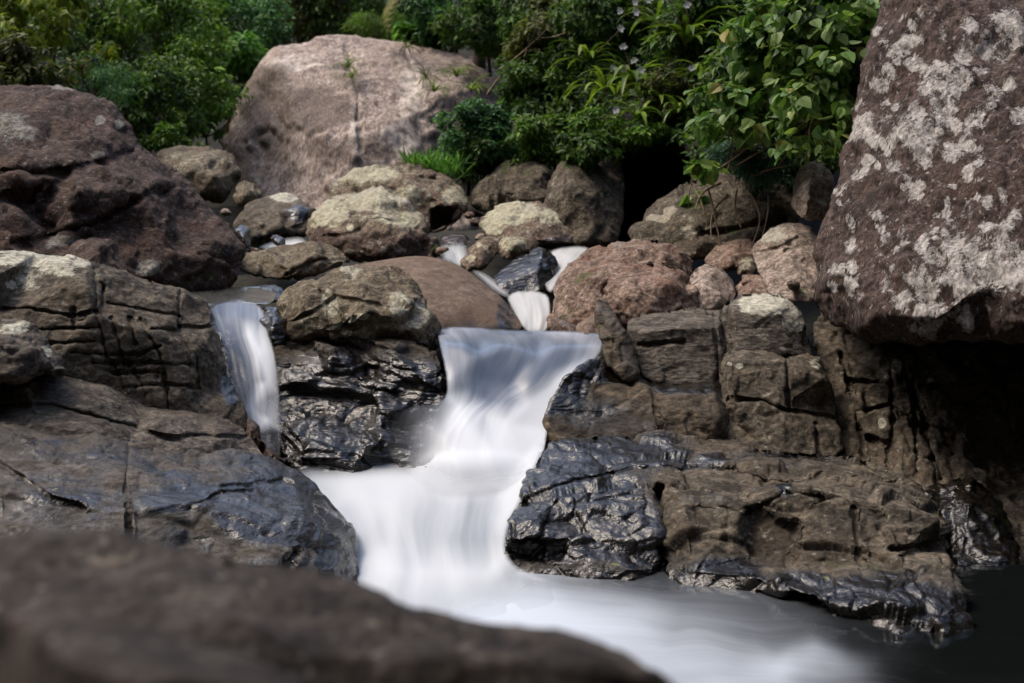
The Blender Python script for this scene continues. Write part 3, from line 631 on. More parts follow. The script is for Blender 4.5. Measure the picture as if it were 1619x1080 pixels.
R('rock_ledge', 'broad stepped ledge right of the white pool, with dark wet front and dry brown top', 'rock ledge',
  [(798, 862, 5.2), (798, 828, 5.35), (822, 790, 5.6), (828, 757, 5.8), (845, 717, 6.1), (880, 697, 6.3), (960, 689, 6.4), (1080, 688, 6.5), (1150, 698, 6.5), (1220, 712, 6.4), (1330, 714, 6.4), (1420, 745, 6.2), (1465, 775, 6.0), (1495, 810, 5.7), (1502, 860, 5.4), (1506, 900, 5.1), (1526, 930, 4.7),
   (1532, 985, 4.4), (1527, 1075, 4.2), (1440, 1085, 4.15), (1350, 1060, 4.25), (1280, 1010, 4.55), (1200, 985, 4.75), (1080, 975, 4.85), (1000, 965, 4.95), (900, 950, 5.05), (850, 935, 5.1), (804, 915, 5.2)],
  [(880, 785, 5.45), (840, 820, 5.3), (960, 768, 5.55), (1060, 765, 5.5), (1180, 795, 5.32), (1290, 773, 5.35), (1400, 793, 5.28), (1480, 822, 5.25), (1000, 720, 6.02), (1200, 742, 5.85), (1350, 748, 5.85), (1060, 890, 5.15), (1180, 888, 5.12), (1300, 888, 5.03), (1420, 878, 4.98), (1500, 890, 5.02),
   (1100, 900, 4.98), (1200, 908, 4.82), (1320, 913, 4.65), (1440, 903, 4.68), (1505, 925, 4.6), (1300, 948, 4.56), (1400, 960, 4.4), (1480, 985, 4.3), (1420, 1020, 4.15), (960, 840, 5.28), (940, 890, 5.1), (870, 850, 5.25), (1000, 900, 5.05)],
  M_TAN, res=1.8, rim=8, back=1.3, amp=.028, freq=2.8, octs=6, facet=.04, ffreq=3.4, fstretch=(.75, .8, 1.5), strata=.0, sfreq=9, sdir=(.16, .1, 1), micro=.006, it=1, zwet=-.03,
  crack_d=.05, cracks=[{'l': [(1040, 775), (1052, 840), (1046, 915)], 'w': 8}, {'l': [(1085, 735), (1180, 752), (1300, 765), (1420, 775)], 'w': 3}, {'l': [(1350, 800), (1352, 840), (1365, 895)], 'w': 3}, [(1410, 868), (1500, 858)], {'l': [(830, 792), (900, 765), (1000, 740), (1100, 742)], 'w': 4}, [(1205, 770), (1300, 752), (1420, 760)],
                       {'l': [(1170, 815), (1240, 780), (1300, 785)], 'w': 3}],
  dents=[([(1173, 800), (1200, 797), (1228, 815), (1264, 822), (1266, 890), (1230, 897), (1180, 890)], .07), ([(790, 852), (850, 846), (905, 850), (890, 890), (800, 900)], .06), ([(1195, 932), (1290, 940), (1310, 965), (1200, 960)], .1), ([(1085, 790), (1165, 800), (1160, 890), (1090, 895)], .03), ([(1355, 800), (1405, 805), (1400, 870), (1365, 885)], .03)],
  wet=[(880, 800, 190, 120, 1.0), (960, 720, 170, 44, .9), (1000, 850, 70, 70, .8), (1300, 950, 260, 52, 1.0), (1470, 985, 90, 80, 1.0), (1220, 850, 46, 48, .2), (1120, 735, 60, 14, .7), (1140, 915, 90, 40, .9), (1250, 722, 150, 20, .6), (1120, 800, 60, 30, .45), (1400, 905, 120, 22, .55), (1240, 775, 20, 16, .6)],
  moss=[(1380, 885, 120, 12, .2), (1490, 830, 20, 40, .25), (1515, 990, 12, 40, .3)], dark=[(860, 870, 80, 30, 1), (1220, 850, 50, 52, 1), (1045, 840, 16, 80, .8), (1000, 870, 60, 40, .4), (1340, 960, 60, 30, .5)])  # dark: notch stain, and shade painted into the undercut
R('stone', 'black wet mossy stone in the dark corner behind the right ledge', 'stone',
  [(1455, 775, 5.9), (1485, 758, 6.0), (1540, 752, 6.0), (1585, 785, 5.9), (1612, 850, 5.6), (1622, 912, 5.2), (1550, 925, 5.1), (1505, 915, 5.2), (1488, 840, 5.6)],
  [(1530, 800, 5.6), (1570, 860, 5.4), (1520, 870, 5.35)], M_BLACK, res=2.4, rim=14, back=.6, amp=.03, freq=4, facet=.035, ffreq=7, it=3, wet_all=.8, moss=[(1590, 820, 26, 40, .45), (1540, 820, 30, 30, .2)])
# ---- rocks around the upper stream
R('boulder', 'reddish mossy boulder on the right of the upper cascade', 'boulder',
  [(860, 530, 8.1), (867, 470, 8.3), (880, 430, 8.5), (905, 405, 8.7), (950, 388, 8.8), (1010, 374, 8.8), (1060, 379, 8.7), (1097, 400, 8.6), (1102, 450, 8.4), (1000, 525, 7.9), (950, 540, 7.8)],
  [(930, 450, 8.15), (1000, 420, 8.25), (900, 500, 8.0), (1050, 400, 8.45)], M_RED, res=2.2, rim=22, back=1.1, amp=.03, freq=3, micro=.012, moss=[(920, 470, 46, 50, .28)], lich=[(1000, 385, 70, 14, .3)], wet=[(930, 530, 60, 14, .8)], gain=.6)
R('boulder', 'rough rust-tinted boulder in front of the reddish mossy one, behind the squared block', 'boulder',
  [(944, 512, 7.7), (948, 470, 7.8), (960, 440, 8.0), (990, 418, 8.1), (1040, 411, 8.1), (1086, 430, 8.0), (1102, 470, 7.85), (1098, 510, 7.7), (1000, 525, 7.55)],
  [(990, 455, 7.6), (1050, 450, 7.65), (1030, 490, 7.5), (965, 490, 7.6)], M_RED, res=2.2, rim=11, back=.7, amp=.025, freq=3.4, facet=.04, ffreq=4, micro=.012)
for ol, inn, lab, mt, wa, kw in (
    ([(1086, 445, 8.1), (1108, 417, 8.25), (1140, 424, 8.25), (1166, 455, 8.1), (1160, 480, 7.9), (1120, 495, 7.75), (1085, 485, 7.85)], [(1118, 440, 7.95), (1140, 468, 7.85), (1105, 470, 7.82)], 'angular pale grey slab tilted against the rust-tinted boulder', M_PALE, 0, dict(facet=.01, rim=6, it=1, rounded=1)),
    ([(1106, 418, 8.9), (1130, 388, 9.0), (1165, 376, 9.1), (1200, 382, 9.1), (1206, 402, 8.9), (1180, 425, 8.7), (1140, 430, 8.7)], [(1160, 398, 8.75)], 'reddish pebbly rock above the tilted pale slab', M_RED, 0, dict(rim=12)),
    ([(1160, 418, 8.5), (1172, 406, 8.55), (1195, 408, 8.55), (1200, 425, 8.4), (1188, 440, 8.3), (1164, 436, 8.3)], [(1180, 420, 8.3)], 'small yellowish stone between the tilted slab and the pale pink rock', M_OLIVE, 0, dict(rim=8, lich=[(1180, 418, 14, 12, .6)])),
    ([(1158, 455, 8.2), (1172, 434, 8.3), (1200, 432, 8.3), (1222, 448, 8.1), (1215, 472, 7.9), (1175, 480, 7.8)], [(1190, 455, 7.95)], 'rusty brown stone just under the small yellowish stone', M_RED, 0, dict(rim=8)),
    ([(1188, 400, 8.6), (1200, 375, 8.7), (1225, 356, 8.8), (1262, 349, 8.8), (1290, 360, 8.7), (1305, 420, 8.2), (1300, 480, 7.8), (1250, 480, 7.7), (1215, 470, 7.8), (1200, 435, 8.2)], [(1240, 378, 8.4), (1260, 430, 8.0), (1225, 410, 8.3)], 'pale pink-grey rock wedged against the left side of the giant boulder', M_PALE, 0, dict(rim=12, facet=.02, cracks=[[(1190, 402), (1230, 392), (1262, 376)]], moss=[(1265, 462, 24, 12, .5)], lich=[(1220, 368, 26, 16, 1.0)])),
    ([(1250, 300, 9.0), (1262, 272, 9.1), (1280, 252, 9.2), (1305, 258, 9.2), (1325, 290, 9.0), (1318, 345, 8.7), (1270, 352, 8.6), (1254, 330, 8.8)], [(1280, 290, 8.7), (1275, 325, 8.55)], 'upright pinkish rock with white flecks beside the giant boulder, under the vines', M_PALE, 0, dict(rim=8, facet=.02, lich=[(1297, 270, 7, 10, 1.2), (1305, 320, 14, 10, .9)], stain_x=1)),
    ([(868, 540, 8.0), (874, 505, 8.1), (900, 490, 8.15), (925, 500, 8.1), (935, 520, 7.9), (930, 545, 7.7), (890, 548, 7.7)], [(900, 518, 7.8)], 'dark red wet stone at the waterline under the reddish mossy boulder', M_RUST, .6, dict(rim=9)),
    ([(903, 530, 7.7), (920, 503, 7.8), (945, 500, 7.8), (955, 540, 7.5), (930, 545, 7.45), (905, 542, 7.5)], [(930, 522, 7.55)], 'grey-brown stone standing in the upper pool beside the lip', M_CHOC, .3, dict(rim=8)),
    ([(752, 350, 11), (775, 328, 11.2), (820, 317, 11.3), (865, 321, 11.3), (900, 345, 11.1), (926, 388, 10.8), (870, 398, 10.55), (810, 392, 10.5), (765, 375, 10.7)], [(800, 345, 10.8), (860, 350, 10.75), (880, 380, 10.5), (830, 375, 10.5)], 'boulder with a cream lichened crown and dark red wet foot in the upper stream', M_CREAM, 0, dict(rim=14, lich=[(810, 335, 44, 18, .9), (880, 340, 30, 12, .5), (780, 355, 20, 16, .8), (870, 375, 40, 18, -1.6), (825, 365, 30, 12, -1)], wet=[(890, 385, 40, 18, .8)], back=.9)),
    ([(780, 398, 10.3), (800, 370, 10.4), (830, 359, 10.5), (853, 375, 10.4), (848, 402, 10.2), (800, 415, 10.1)], [(815, 385, 10.1)], 'oblong lichened stone in front of the cream-crowned boulder', M_CREAM, 0, dict(rim=10, lich=[(808, 385, 26, 12, .5)])),
    ([(726, 418, 10.2), (745, 385, 10.4), (770, 369, 10.5), (792, 378, 10.4), (787, 407, 10.2), (760, 428, 10.0), (736, 428, 10.0)], [(760, 395, 10.1)], 'dark rounded stone with pale lichen spots between the two upper trickles', M_CREAM, .35, dict(rim=10, lich=[(757, 386, 5, 4, 2), (768, 391, 5, 5, 2), (745, 408, 8, 6, 1.8), (760, 400, 30, 26, -.7)])),
    ([(776, 440, 9.7), (800, 420, 9.9), (835, 396, 10.1), (858, 388, 10.1), (884, 412, 9.9), (880, 442, 9.7), (855, 466, 9.4), (800, 468, 9.4), (780, 458, 9.5)], [(838, 415, 9.75), (800, 443, 9.5), (850, 428, 9.55), (858, 398, 9.85)], 'angular black wet rock with a sloping blue-glossed top in the upper stream', M_BLACK, .95, dict(rim=5, facet=.012, it=1, rounded=1, micro=.003, lich=[(863, 409, 4, 4, 2)]))):
    kw = dict(kw); kw.pop('stain_x', 0)
    k2 = dict(facet=.03, ffreq=5.5, res=1.9, back=.5, amp=.018, freq=4, micro=.006, rim=8); k2.update(kw)
    big = 'boulder' if 'boulder with' in lab else 'stone'
    R(big, lab, big, ol, inn, mt, wet_all=wa, **k2)
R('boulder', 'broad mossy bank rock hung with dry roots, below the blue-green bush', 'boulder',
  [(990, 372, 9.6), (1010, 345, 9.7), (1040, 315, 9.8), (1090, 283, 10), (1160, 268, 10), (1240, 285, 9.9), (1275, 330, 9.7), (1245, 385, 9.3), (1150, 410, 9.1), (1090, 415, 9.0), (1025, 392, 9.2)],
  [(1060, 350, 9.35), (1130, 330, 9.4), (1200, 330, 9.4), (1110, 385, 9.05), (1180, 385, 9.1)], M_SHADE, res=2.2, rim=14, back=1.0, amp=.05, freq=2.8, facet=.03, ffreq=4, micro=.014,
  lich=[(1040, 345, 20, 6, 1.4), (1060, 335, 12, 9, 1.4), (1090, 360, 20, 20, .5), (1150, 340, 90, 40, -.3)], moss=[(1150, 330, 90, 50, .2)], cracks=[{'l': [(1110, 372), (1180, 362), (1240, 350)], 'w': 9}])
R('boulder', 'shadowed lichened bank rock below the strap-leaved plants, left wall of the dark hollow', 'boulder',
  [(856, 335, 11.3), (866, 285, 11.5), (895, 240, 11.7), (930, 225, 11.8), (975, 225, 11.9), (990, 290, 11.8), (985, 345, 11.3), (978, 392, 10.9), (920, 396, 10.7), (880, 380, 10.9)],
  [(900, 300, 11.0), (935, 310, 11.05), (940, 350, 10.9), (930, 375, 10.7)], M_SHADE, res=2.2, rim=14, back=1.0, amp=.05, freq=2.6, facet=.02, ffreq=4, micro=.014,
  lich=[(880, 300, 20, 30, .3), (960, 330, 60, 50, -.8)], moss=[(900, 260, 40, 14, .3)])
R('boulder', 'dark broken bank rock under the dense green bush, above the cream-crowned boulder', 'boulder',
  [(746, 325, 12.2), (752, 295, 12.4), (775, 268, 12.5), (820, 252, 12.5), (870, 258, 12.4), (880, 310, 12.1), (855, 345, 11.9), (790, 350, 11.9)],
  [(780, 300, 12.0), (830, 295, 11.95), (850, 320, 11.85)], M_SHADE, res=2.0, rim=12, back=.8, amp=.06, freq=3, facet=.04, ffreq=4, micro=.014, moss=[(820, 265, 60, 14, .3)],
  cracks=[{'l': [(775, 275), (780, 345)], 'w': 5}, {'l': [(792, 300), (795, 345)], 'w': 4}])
# ---- out-of-focus rock at the camera
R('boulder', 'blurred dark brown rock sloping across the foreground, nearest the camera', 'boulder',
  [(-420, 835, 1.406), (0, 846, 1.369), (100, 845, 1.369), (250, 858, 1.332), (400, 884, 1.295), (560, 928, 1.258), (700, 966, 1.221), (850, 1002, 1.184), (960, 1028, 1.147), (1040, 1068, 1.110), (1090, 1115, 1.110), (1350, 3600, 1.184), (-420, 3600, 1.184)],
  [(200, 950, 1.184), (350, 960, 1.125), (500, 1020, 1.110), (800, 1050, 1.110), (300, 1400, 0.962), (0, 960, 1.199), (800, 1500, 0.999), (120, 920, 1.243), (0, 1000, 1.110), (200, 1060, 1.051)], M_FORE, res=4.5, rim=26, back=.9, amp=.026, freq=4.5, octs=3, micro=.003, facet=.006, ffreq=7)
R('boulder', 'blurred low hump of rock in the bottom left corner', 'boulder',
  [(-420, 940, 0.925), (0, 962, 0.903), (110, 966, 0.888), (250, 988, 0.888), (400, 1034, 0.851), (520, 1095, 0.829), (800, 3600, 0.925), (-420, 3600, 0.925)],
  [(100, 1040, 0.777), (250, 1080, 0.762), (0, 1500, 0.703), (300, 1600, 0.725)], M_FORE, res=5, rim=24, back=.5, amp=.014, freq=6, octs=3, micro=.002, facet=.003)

# small stones lodged in the gaps
for k, (x, y, d, s) in enumerate([(402, 398, 10.7, 8), (476, 392, 10.7, 9), (566, 424, 9.6, 9), (552, 400, 10.1, 7), (700, 398, 10.6, 9), (722, 432, 9.8, 8), (762, 376, 11.0, 9), (934, 400, 9.7, 9), (1112, 486, 7.85, 9), (1228, 476, 7.75, 8),
                                  (1085, 415, 8.8, 9), (752, 352, 11.4, 9), (742, 340, 11.7, 8), (412, 338, 13.0, 9), (356, 336, 13.2, 8), (1255, 452, 7.75, 10), (1180, 448, 8.1, 7), (1242, 395, 8.3, 6)]):
    rr = np.random.default_rng(900 + k)
    an = np.arange(7) * 2 * math.pi / 7 + rr.uniform(-.25, .25, 7)
    R('stone', 'small stone lodged in a gap between larger rocks of the stream bed', 'stone',
      [(x + s * 1.3 * math.cos(q) * rr.uniform(.8, 1.15), y + s * math.sin(q) * rr.uniform(.75, 1.1), d) for q in an], [(x, y, d - s / FPX * d * .6)],
      (M_RED, M_OLIVE, M_PALE, M_BLACK)[k % 4], res=1.7, rim=s * .7, back=.18, amp=.012, freq=7, facet=.015, ffreq=11, micro=.004, group='small stones lodged between the boulders')
# ------------------------------------------------------------------ water
def water_mat(name, deep=(.018, .026, .03), foam=(.48, .49, .49), freq=26.0, vfreq=1.3, streak=.55, rough=.1, ripple=.25, ripscale=5.0, curve=1.0):
    """clear dark water that turns white where the flow is full of air; streaks follow the flow coordinates"""
    t = NT(name)
    at = t.n('ShaderNodeAttribute', attribute_name='flow')
    sp = t.n('ShaderNodeSeparateColor'); t.t.links.new(at.outputs['Color'], sp.inputs[0])
    fo, al = t.math('POWER', sp.outputs[0], curve), sp.outputs[1]
    fl = t.n('ShaderNodeAttribute', attribute_name='course')
    mp = t.n('ShaderNodeMapping'); t.t.links.new(fl.outputs['Color'], mp.inputs['Vector']); mp.inputs['Scale'].default_value = (freq, vfreq, 1)
    n1 = t.noise(mp.outputs[0], 1.0, 5, .6, .25)
    mp2 = t.n('ShaderNodeMapping'); t.t.links.new(fl.outputs['Color'], mp2.inputs['Vector']); mp2.inputs['Scale'].default_value = (freq * .3, vfreq * .9, 1)
    n2 = t.noise(mp2.outputs[0], 1.0, 3, .5, .3)
    n = t.math('ADD', t.math('MULTIPLY', n1, .5), t.math('MULTIPLY', n2, .5))
    k = t.math('MULTIPLY', fo, t.math('SUBTRACT', 1.0, fo))
    F = t.math('ADD', fo, t.math('MULTIPLY', t.math('MULTIPLY', t.math('SUBTRACT', n, .5), streak * 14), t.math('ADD', k, .003)))
    F = t.math('MAXIMUM', t.math('MINIMUM', F, 1.0), 0.0)
    co = t.n('ShaderNodeTexCoord').outputs['Object']
    rip = t.noise(co, ripscale, 3, .5)
    bp = t.n('ShaderNodeBump', i_Strength=ripple, i_Distance=.05); t.t.links.new(t.math('ADD', rip, t.math('MULTIPLY', n1, .25)), bp.inputs['Height'])
    clear = t.n('ShaderNodeBsdfPrincipled', i_Roughness=rough, i_IOR=1.33); clear.inputs['Base Color'].default_value = (*deep, 1)
    clear.inputs['Specular IOR Level'].default_value = .4
    t.t.links.new(bp.outputs[0], clear.inputs['Normal'])
    white = t.n('ShaderNodeBsdfPrincipled', i_Roughness=.6); 
    t.t.links.new(t.mix(n2, tuple(c * .9 for c in foam), foam), white.inputs['Base Color'])
    white.inputs['Specular IOR Level'].default_value = .25
    tr = t.n('ShaderNodeBsdfTranslucent'); tr.inputs['Color'].default_value = (*foam, 1)
    wm = t.n('ShaderNodeMixShader', i_0=.1); t.t.links.new(white.outputs[0], wm.inputs[1]); t.t.links.new(tr.outputs[0], wm.inputs[2])
    m1 = t.n('ShaderNodeMixShader'); t.t.links.new(F, m1.inputs[0]); t.t.links.new(clear.outputs[0], m1.inputs[1]); t.t.links.new(wm.outputs[0], m1.inputs[2])
    tp = t.n('ShaderNodeBsdfTransparent')
    # veil: thin edges let the rock behind show
    A = t.math('ADD', al, t.math('MULTIPLY', t.math('MULTIPLY', t.math('SUBTRACT', n, .5), .4), t.math('MULTIPLY', al, t.math('SUBTRACT', 1.0, al))))
    A = t.math('MAXIMUM', t.math('MINIMUM', A, 1.0), 0.0)
    m2 = t.n('ShaderNodeMixShader'); t.t.links.new(A, m2.inputs[0]); t.t.links.new(tp.outputs[0], m2.inputs[1]); t.t.links.new(m1.outputs[0], m2.inputs[2])
    return t.out(m2.outputs[0])
W_FALL = water_mat('silky_falling_water', freq=13, vfreq=.8, streak=.34, foam=(.72, .76, .81), ripple=.02, rough=.24, deep=(.038, .064, .115))  # blue base colour stands in for sky reflection on the aerated water
W_CASC = water_mat('foaming_cascade_water', freq=9, vfreq=.6, streak=.4, foam=(.56, .595, .63), ripple=.06, rough=.22, deep=(.04, .055, .075))
W_POOL = water_mat('pool_water', deep=(.004, .005, .005), foam=(.55, .61, .69), freq=9, vfreq=1.2, streak=.24, curve=1.6, ripple=.18, ripscale=3.5)
W_STREAM = water_mat('stream_water', deep=(.025, .026, .022), freq=16, vfreq=1.5, streak=.3)  # default foam is greyer: shade on the rear stream put into its colour

def sheet(name, outline, inner, mat, res=3.0, it=12, bump=.0, label=None, cat='waterfall', kind=None, thick=0, smooth_attr=14, rounded=2, edge=0, plane=False):
    """an open surface of moving water: control points are (x, y, distance, foam, opacity, across, along)"""
    _seed[0] += 3
    rng = np.random.default_rng(_seed[0])
    ol = np.array(outline, float)
    ctrl = np.concatenate([ol, np.array(inner, float).reshape(-1, 7)])
    rp = round_poly(ol, rounded) if rounded else ol
    bnd = resample(rp, res)[:, :2]
    v2, f, bi = triangulate(bnd, res, rng, 0.0)
    A = interp(ctrl[:, :2], ctrl[:, 2:], len(ol), v2)
    A[:, :1] = laplace(A[:, :1].copy(), f, len(v2), it)
    A[:, 1:] = laplace(A[:, 1:].copy(), f, len(v2), smooth_attr)
    if plane:       # the first value is a height, not a distance
        A[:, 0] = DZ(v2[:, 1], A[:, 0])
    if edge:
        te = seg_dist(bnd[::max(1, len(bnd) // 300)], v2, True)
        A[:, 2] *= np.clip(te / edge, 0, 1)
    P = lift(v2[:, 0], v2[:, 1], A[:, 0])
    N = normals(P, f)
    if bump:
        c = np.stack([A[:, 3] * 5, A[:, 4] * 1.3, np.zeros(len(P))], 1)
        P = P + N * (bump * fbm(c, 2, 9))[:, None]
    base = np.array([P[:, 0].mean(), P[:, 1].mean(), P[:, 2].min()])
    m = mesh_np(name, P - base, f, mat)
    put_attr(m, 'flow', np.stack([A[:, 1], A[:, 2], A[:, 1] * 0, A[:, 1] * 0 + 1], 1))
    put_attr(m, 'course', np.stack([A[:, 3], A[:, 4], A[:, 1] * 0, A[:, 1] * 0 + 1], 1))
    o = link(name, m, loc=base)
    if kind: tag(o, kind=kind)
    else: tag(o, label, cat)
    return o

sheet('waterfall',
  [(690, 527, 7.5, .2, 1, 0, -.3), (694, 518, 8.1, .15, 1, 0, -.6), (720, 515, 8.2, .3, 1, .15, -.6), (790, 521, 8.1, .1, 1, .4, -.6), (868, 521, 8.1, .35, 1, .7, -.6), (940, 525, 7.8, .12, 1, .9, -.5), (964, 533, 7.4, .15, 1, 1, -.2), (955, 541, 7.1, .22, 1, 1, 0),
   (948, 565, 7.0, .8, 1, 1, .15), (908, 600, 6.83, .92, 1, 1, .35), (880, 640, 6.72, .97, 1, 1, .55), (866, 680, 6.6, .97, 1, 1, .75), (862, 712, 6.42, 1, .7, 1, .9),
   (850, 745, 6.08, 1, 0, .95, 1.05), (800, 775, 5.9, 1, 0, .6, 1.1), (740, 785, 5.86, 1, 0, .3, 1.1), (690, 778, 5.9, .9, 0, .05, 1.1), (640, 758, 6.3, 1, 0, -.16, 1.1), (600, 700, 6.42, 1, 0, -.3, .9), (625, 645, 6.6, 1, 0, -.25, .75),
   (690, 636, 6.72, .6, .25, -.03, .65), (706, 626, 6.78, .7, .9, 0, .6), (706, 600, 6.86, .55, 1, 0, .4), (698, 560, 7.0, .35, 1, 0, .15)],
  [(700, 537, 7.1, .22, 1, .02, 0), (730, 540, 7.04, .14, 1, .12, 0), (800, 541, 7.02, .1, 1, .35, 0), (880, 542, 7.03, .12, 1, .7, 0), (930, 541, 7.06, .16, 1, .9, 0), (760, 530, 7.5, .1, 1, .3, -.3), (860, 531, 7.5, .12, 1, .7, -.3), (718, 523, 7.75, .3, 1, .14, -.4),
   (760, 560, 6.95, .1, 1, .25, .15), (850, 563, 6.96, .16, 1, .6, .15), (760, 600, 6.87, .05, 1, .3, .4), (805, 605, 6.85, .05, 1, .5, .4), (770, 632, 6.77, .07, 1, .4, .55), (722, 640, 6.72, .8, 1, .08, .6),
   (740, 612, 6.82, .14, 1, .14, .42), (716, 600, 6.83, .5, 1, .04, .4), (920, 566, 6.97, .25, 1, .9, .18), (928, 576, 6.94, .9, 1, .95, .22), (898, 600, 6.84, .97, 1, .92, .34), (870, 582, 6.9, .12, 1, .74, .27), (880, 612, 6.8, .95, 1, .9, .4), (840, 604, 6.81, .08, 1, .66, .42), (835, 640, 6.7, .93, 1, 0.88, .54), (800, 634, 6.72, .18, 1, 0.7, .55), (800, 670, 6.56, 1, 1, 0.8, .75), (740, 675, 6.5, 0.92, 1, 0.5, .76), (765, 655, 6.64, .6, 1, 0.6, .64),
   (700, 690, 6.45, 0.9, .8, 0.2, .85), (780, 715, 6.34, 0.92, 1, 0.72, .95), (720, 715, 6.34, 0.9, 1, 0.45, .95), (780, 742, 6.1, 1, .5, 0.7, 1.0), (730, 745, 6.08, 1, .45, 0.45, 1.0), (832, 722, 6.34, 1, .8, .85, .95), (675, 680, 6.5, 1, .4, -.08, .85), (672, 722, 6.4, 1, .45, -.08, .95), (645, 690, 6.47, 1, .06, -.15, .87), (658, 662, 6.55, 1, .08, -.12, .78), (642, 730, 6.37, 1, .08, -.14, 1)],
  W_FALL, res=2.2, it=26, edge=4, bump=.006, smooth_attr=7, label='wide main waterfall pouring over the middle lip, glassy blue above and white below')
sheet('waterfall',
  [(440, 738, 6.25, .35, 0, -.1, 0), (480, 736, 6.42, .8, 0, 0, 0), (560, 732, 6.48, .9, 0, .2, 0), (640, 724, 6.55, .9, 0, .45, 0), (690, 712, 6.6, 1, 1, .6, -.1), (770, 700, 6.65, 1, 1, .8, -.1), (864, 695, 6.6, 1, 1, 1, -.1), (856, 730, 6.2, .95, 1, 1, .1), (840, 760, 5.95, .95, 1, 1, .2),
   (830, 790, 5.72, .9, 1, 1, .3), (806, 830, 5.48, .9, 1, 1, .5), (800, 880, 5.22, .92, 1, 1, .8), (835, 905, 5.12, .85, .6, 1.1, .95), (900, 920, 5.0, .7, 0, 1.3, 1.0), (900, 960, 4.6, .8, 0, 1.3, 1.2), (700, 1000, 4.3, 1, .0, .5, 1.25), (560, 990, 4.36, 1, .0, 0, 1.2),
   (556, 900, 5.15, .95, 1, 0, 1), (545, 850, 5.4, .9, 1, 0, .8), (520, 810, 5.65, .9, 1, 0, .5), (480, 770, 5.95, .85, 1, 0, .2), (440, 750, 6.1, .4, .2, -.1, 0)],
  [(500, 757, 6.2, .9, 1, .05, .1), (550, 756, 6.27, .95, 1, .18, .1), (655, 752, 6.3, 1, 1, .45, .1), (600, 755, 6.27, 1, 1, .3, .12), (720, 765, 6.2, 1, 1, .6, .15), (790, 765, 6.1, .95, 1, .85, .15), (560, 780, 5.95, .95, 1, .15, .3), (620, 800, 5.75, .98, 1, .3, .42), (700, 800, 5.77, .68, 1, .55, .42), (760, 800, 5.77, .62, 1, .8, .42), (690, 850, 5.42, .58, 1, .55, .7), (620, 860, 5.38, .9, 1, .25, .75), (750, 855, 5.38, .5, 1, .8, .72), (570, 850, 5.42, .7, 1, .1, .72), (785, 850, 5.4, .6, 1, .95, .7),
   (700, 905, 5.07, .95, 1, .55, 1), (620, 905, 5.07, .98, 1, .2, 1), (770, 905, 5.07, .95, 1, .85, 1), (700, 940, 4.78, .98, .75, .55, 1.1), (620, 940, 4.78, .98, .8, .25, 1.1), (780, 935, 4.82, .98, .6, .8, 1.1), (840, 935, 4.82, .9, .3, 1.1, 1.1)],
  W_CASC, res=2.6, it=40, edge=9, bump=.012, label='broad white lower cascade sliding from the foamy basin into the front pool')
sheet('waterfall',
  [(328, 483, 7.62, .1, .8, 0, 0), (360, 474, 7.75, .1, 1, .3, 0), (405, 477, 7.7, .2, 1, .8, 0), (418, 492, 7.56, .2, .9, 1, .05), (424, 525, 7.36, .6, .7, 1, .2), (436, 560, 7.16, .7, .5, 1, .35), (443, 620, 6.88, .6, .2, 1, .6), (446, 680, 6.56, .5, .1, 1, .85), (446, 725, 6.4, .5, 0, 1, 1),
   (415, 715, 6.42, .5, .2, .5, 1), (398, 690, 6.5, .4, .1, .2, .9), (380, 640, 6.75, .3, .25, 0, .65), (362, 590, 7.0, .1, .5, 0, .45), (350, 540, 7.22, .15, .7, 0, .25), (338, 508, 7.48, .15, .8, 0, .1)],
  [(380, 500, 7.5, .12, 1, .55, .08), (392, 528, 7.34, .85, 1, .65, .2), (410, 560, 7.16, 1, 1, .75, .35), (378, 535, 7.3, .15, .7, .45, .22), (388, 568, 7.12, .12, .65, .42, .38), (396, 605, 6.95, .3, .55, .42, .55), (414, 610, 6.93, .95, .95, .68, .58), (420, 665, 6.64, .95, .95, .65, .82), (372, 555, 7.17, .06, .75, .25, .32), (386, 600, 6.97, .12, .7, .3, .52), (398, 645, 6.78, .7, .7, .4, .7), (358, 505, 7.5, .2, .8, .25, .08), (408, 505, 7.47, .3, .9, .8, .1), (424, 600, 6.97, .8, .8, .9, .55), (430, 660, 6.66, .7, .5, .9, .8)],
  W_FALL, res=1.8, it=8, edge=4, bump=.01, label='narrow white left-hand waterfall dropping between the tan ledge and the black ledge', smooth_attr=6)
sheet('waterfall',
  [(795, 460, 9.35, .85, 1, 0, 0), (866, 458, 9.35, .95, 1, 1, 0), (872, 490, 8.8, .95, 1, 1, .5), (866, 525, 8.3, .8, 1, 1, .9), (845, 532, 8.15, .5, .5, .6, 1), (826, 520, 8.35, .7, 1, .2, .9), (812, 495, 8.75, .8, 1, 0, .5)],
  [(835, 470, 9.1, 1, 1, .5, .15), (845, 495, 8.7, 1, 1, .55, .5), (850, 515, 8.4, 1, 1, .6, .8)], W_STREAM, res=1.8, it=6, edge=4, bump=.012, label='short white chute above the upper pool, right of the smooth brown boulder', smooth_attr=5)
sheet('waterfall',
  [(860, 392, 10.6, .8, 1, 0, 0), (940, 386, 10.7, .8, 1, 1, 0), (915, 412, 9.95, .85, 1, 1, .5), (888, 440, 9.6, .8, 1, 1, .8), (870, 470, 9.2, .9, 1, .8, 1), (855, 440, 9.7, .7, 1, 0, .7)],
  [(895, 402, 10.2, .95, 1, .5, .3)], W_STREAM, res=1.8, it=6, edge=5, bump=.01, label='pale run of white water curving behind the angular black rock', smooth_attr=5)
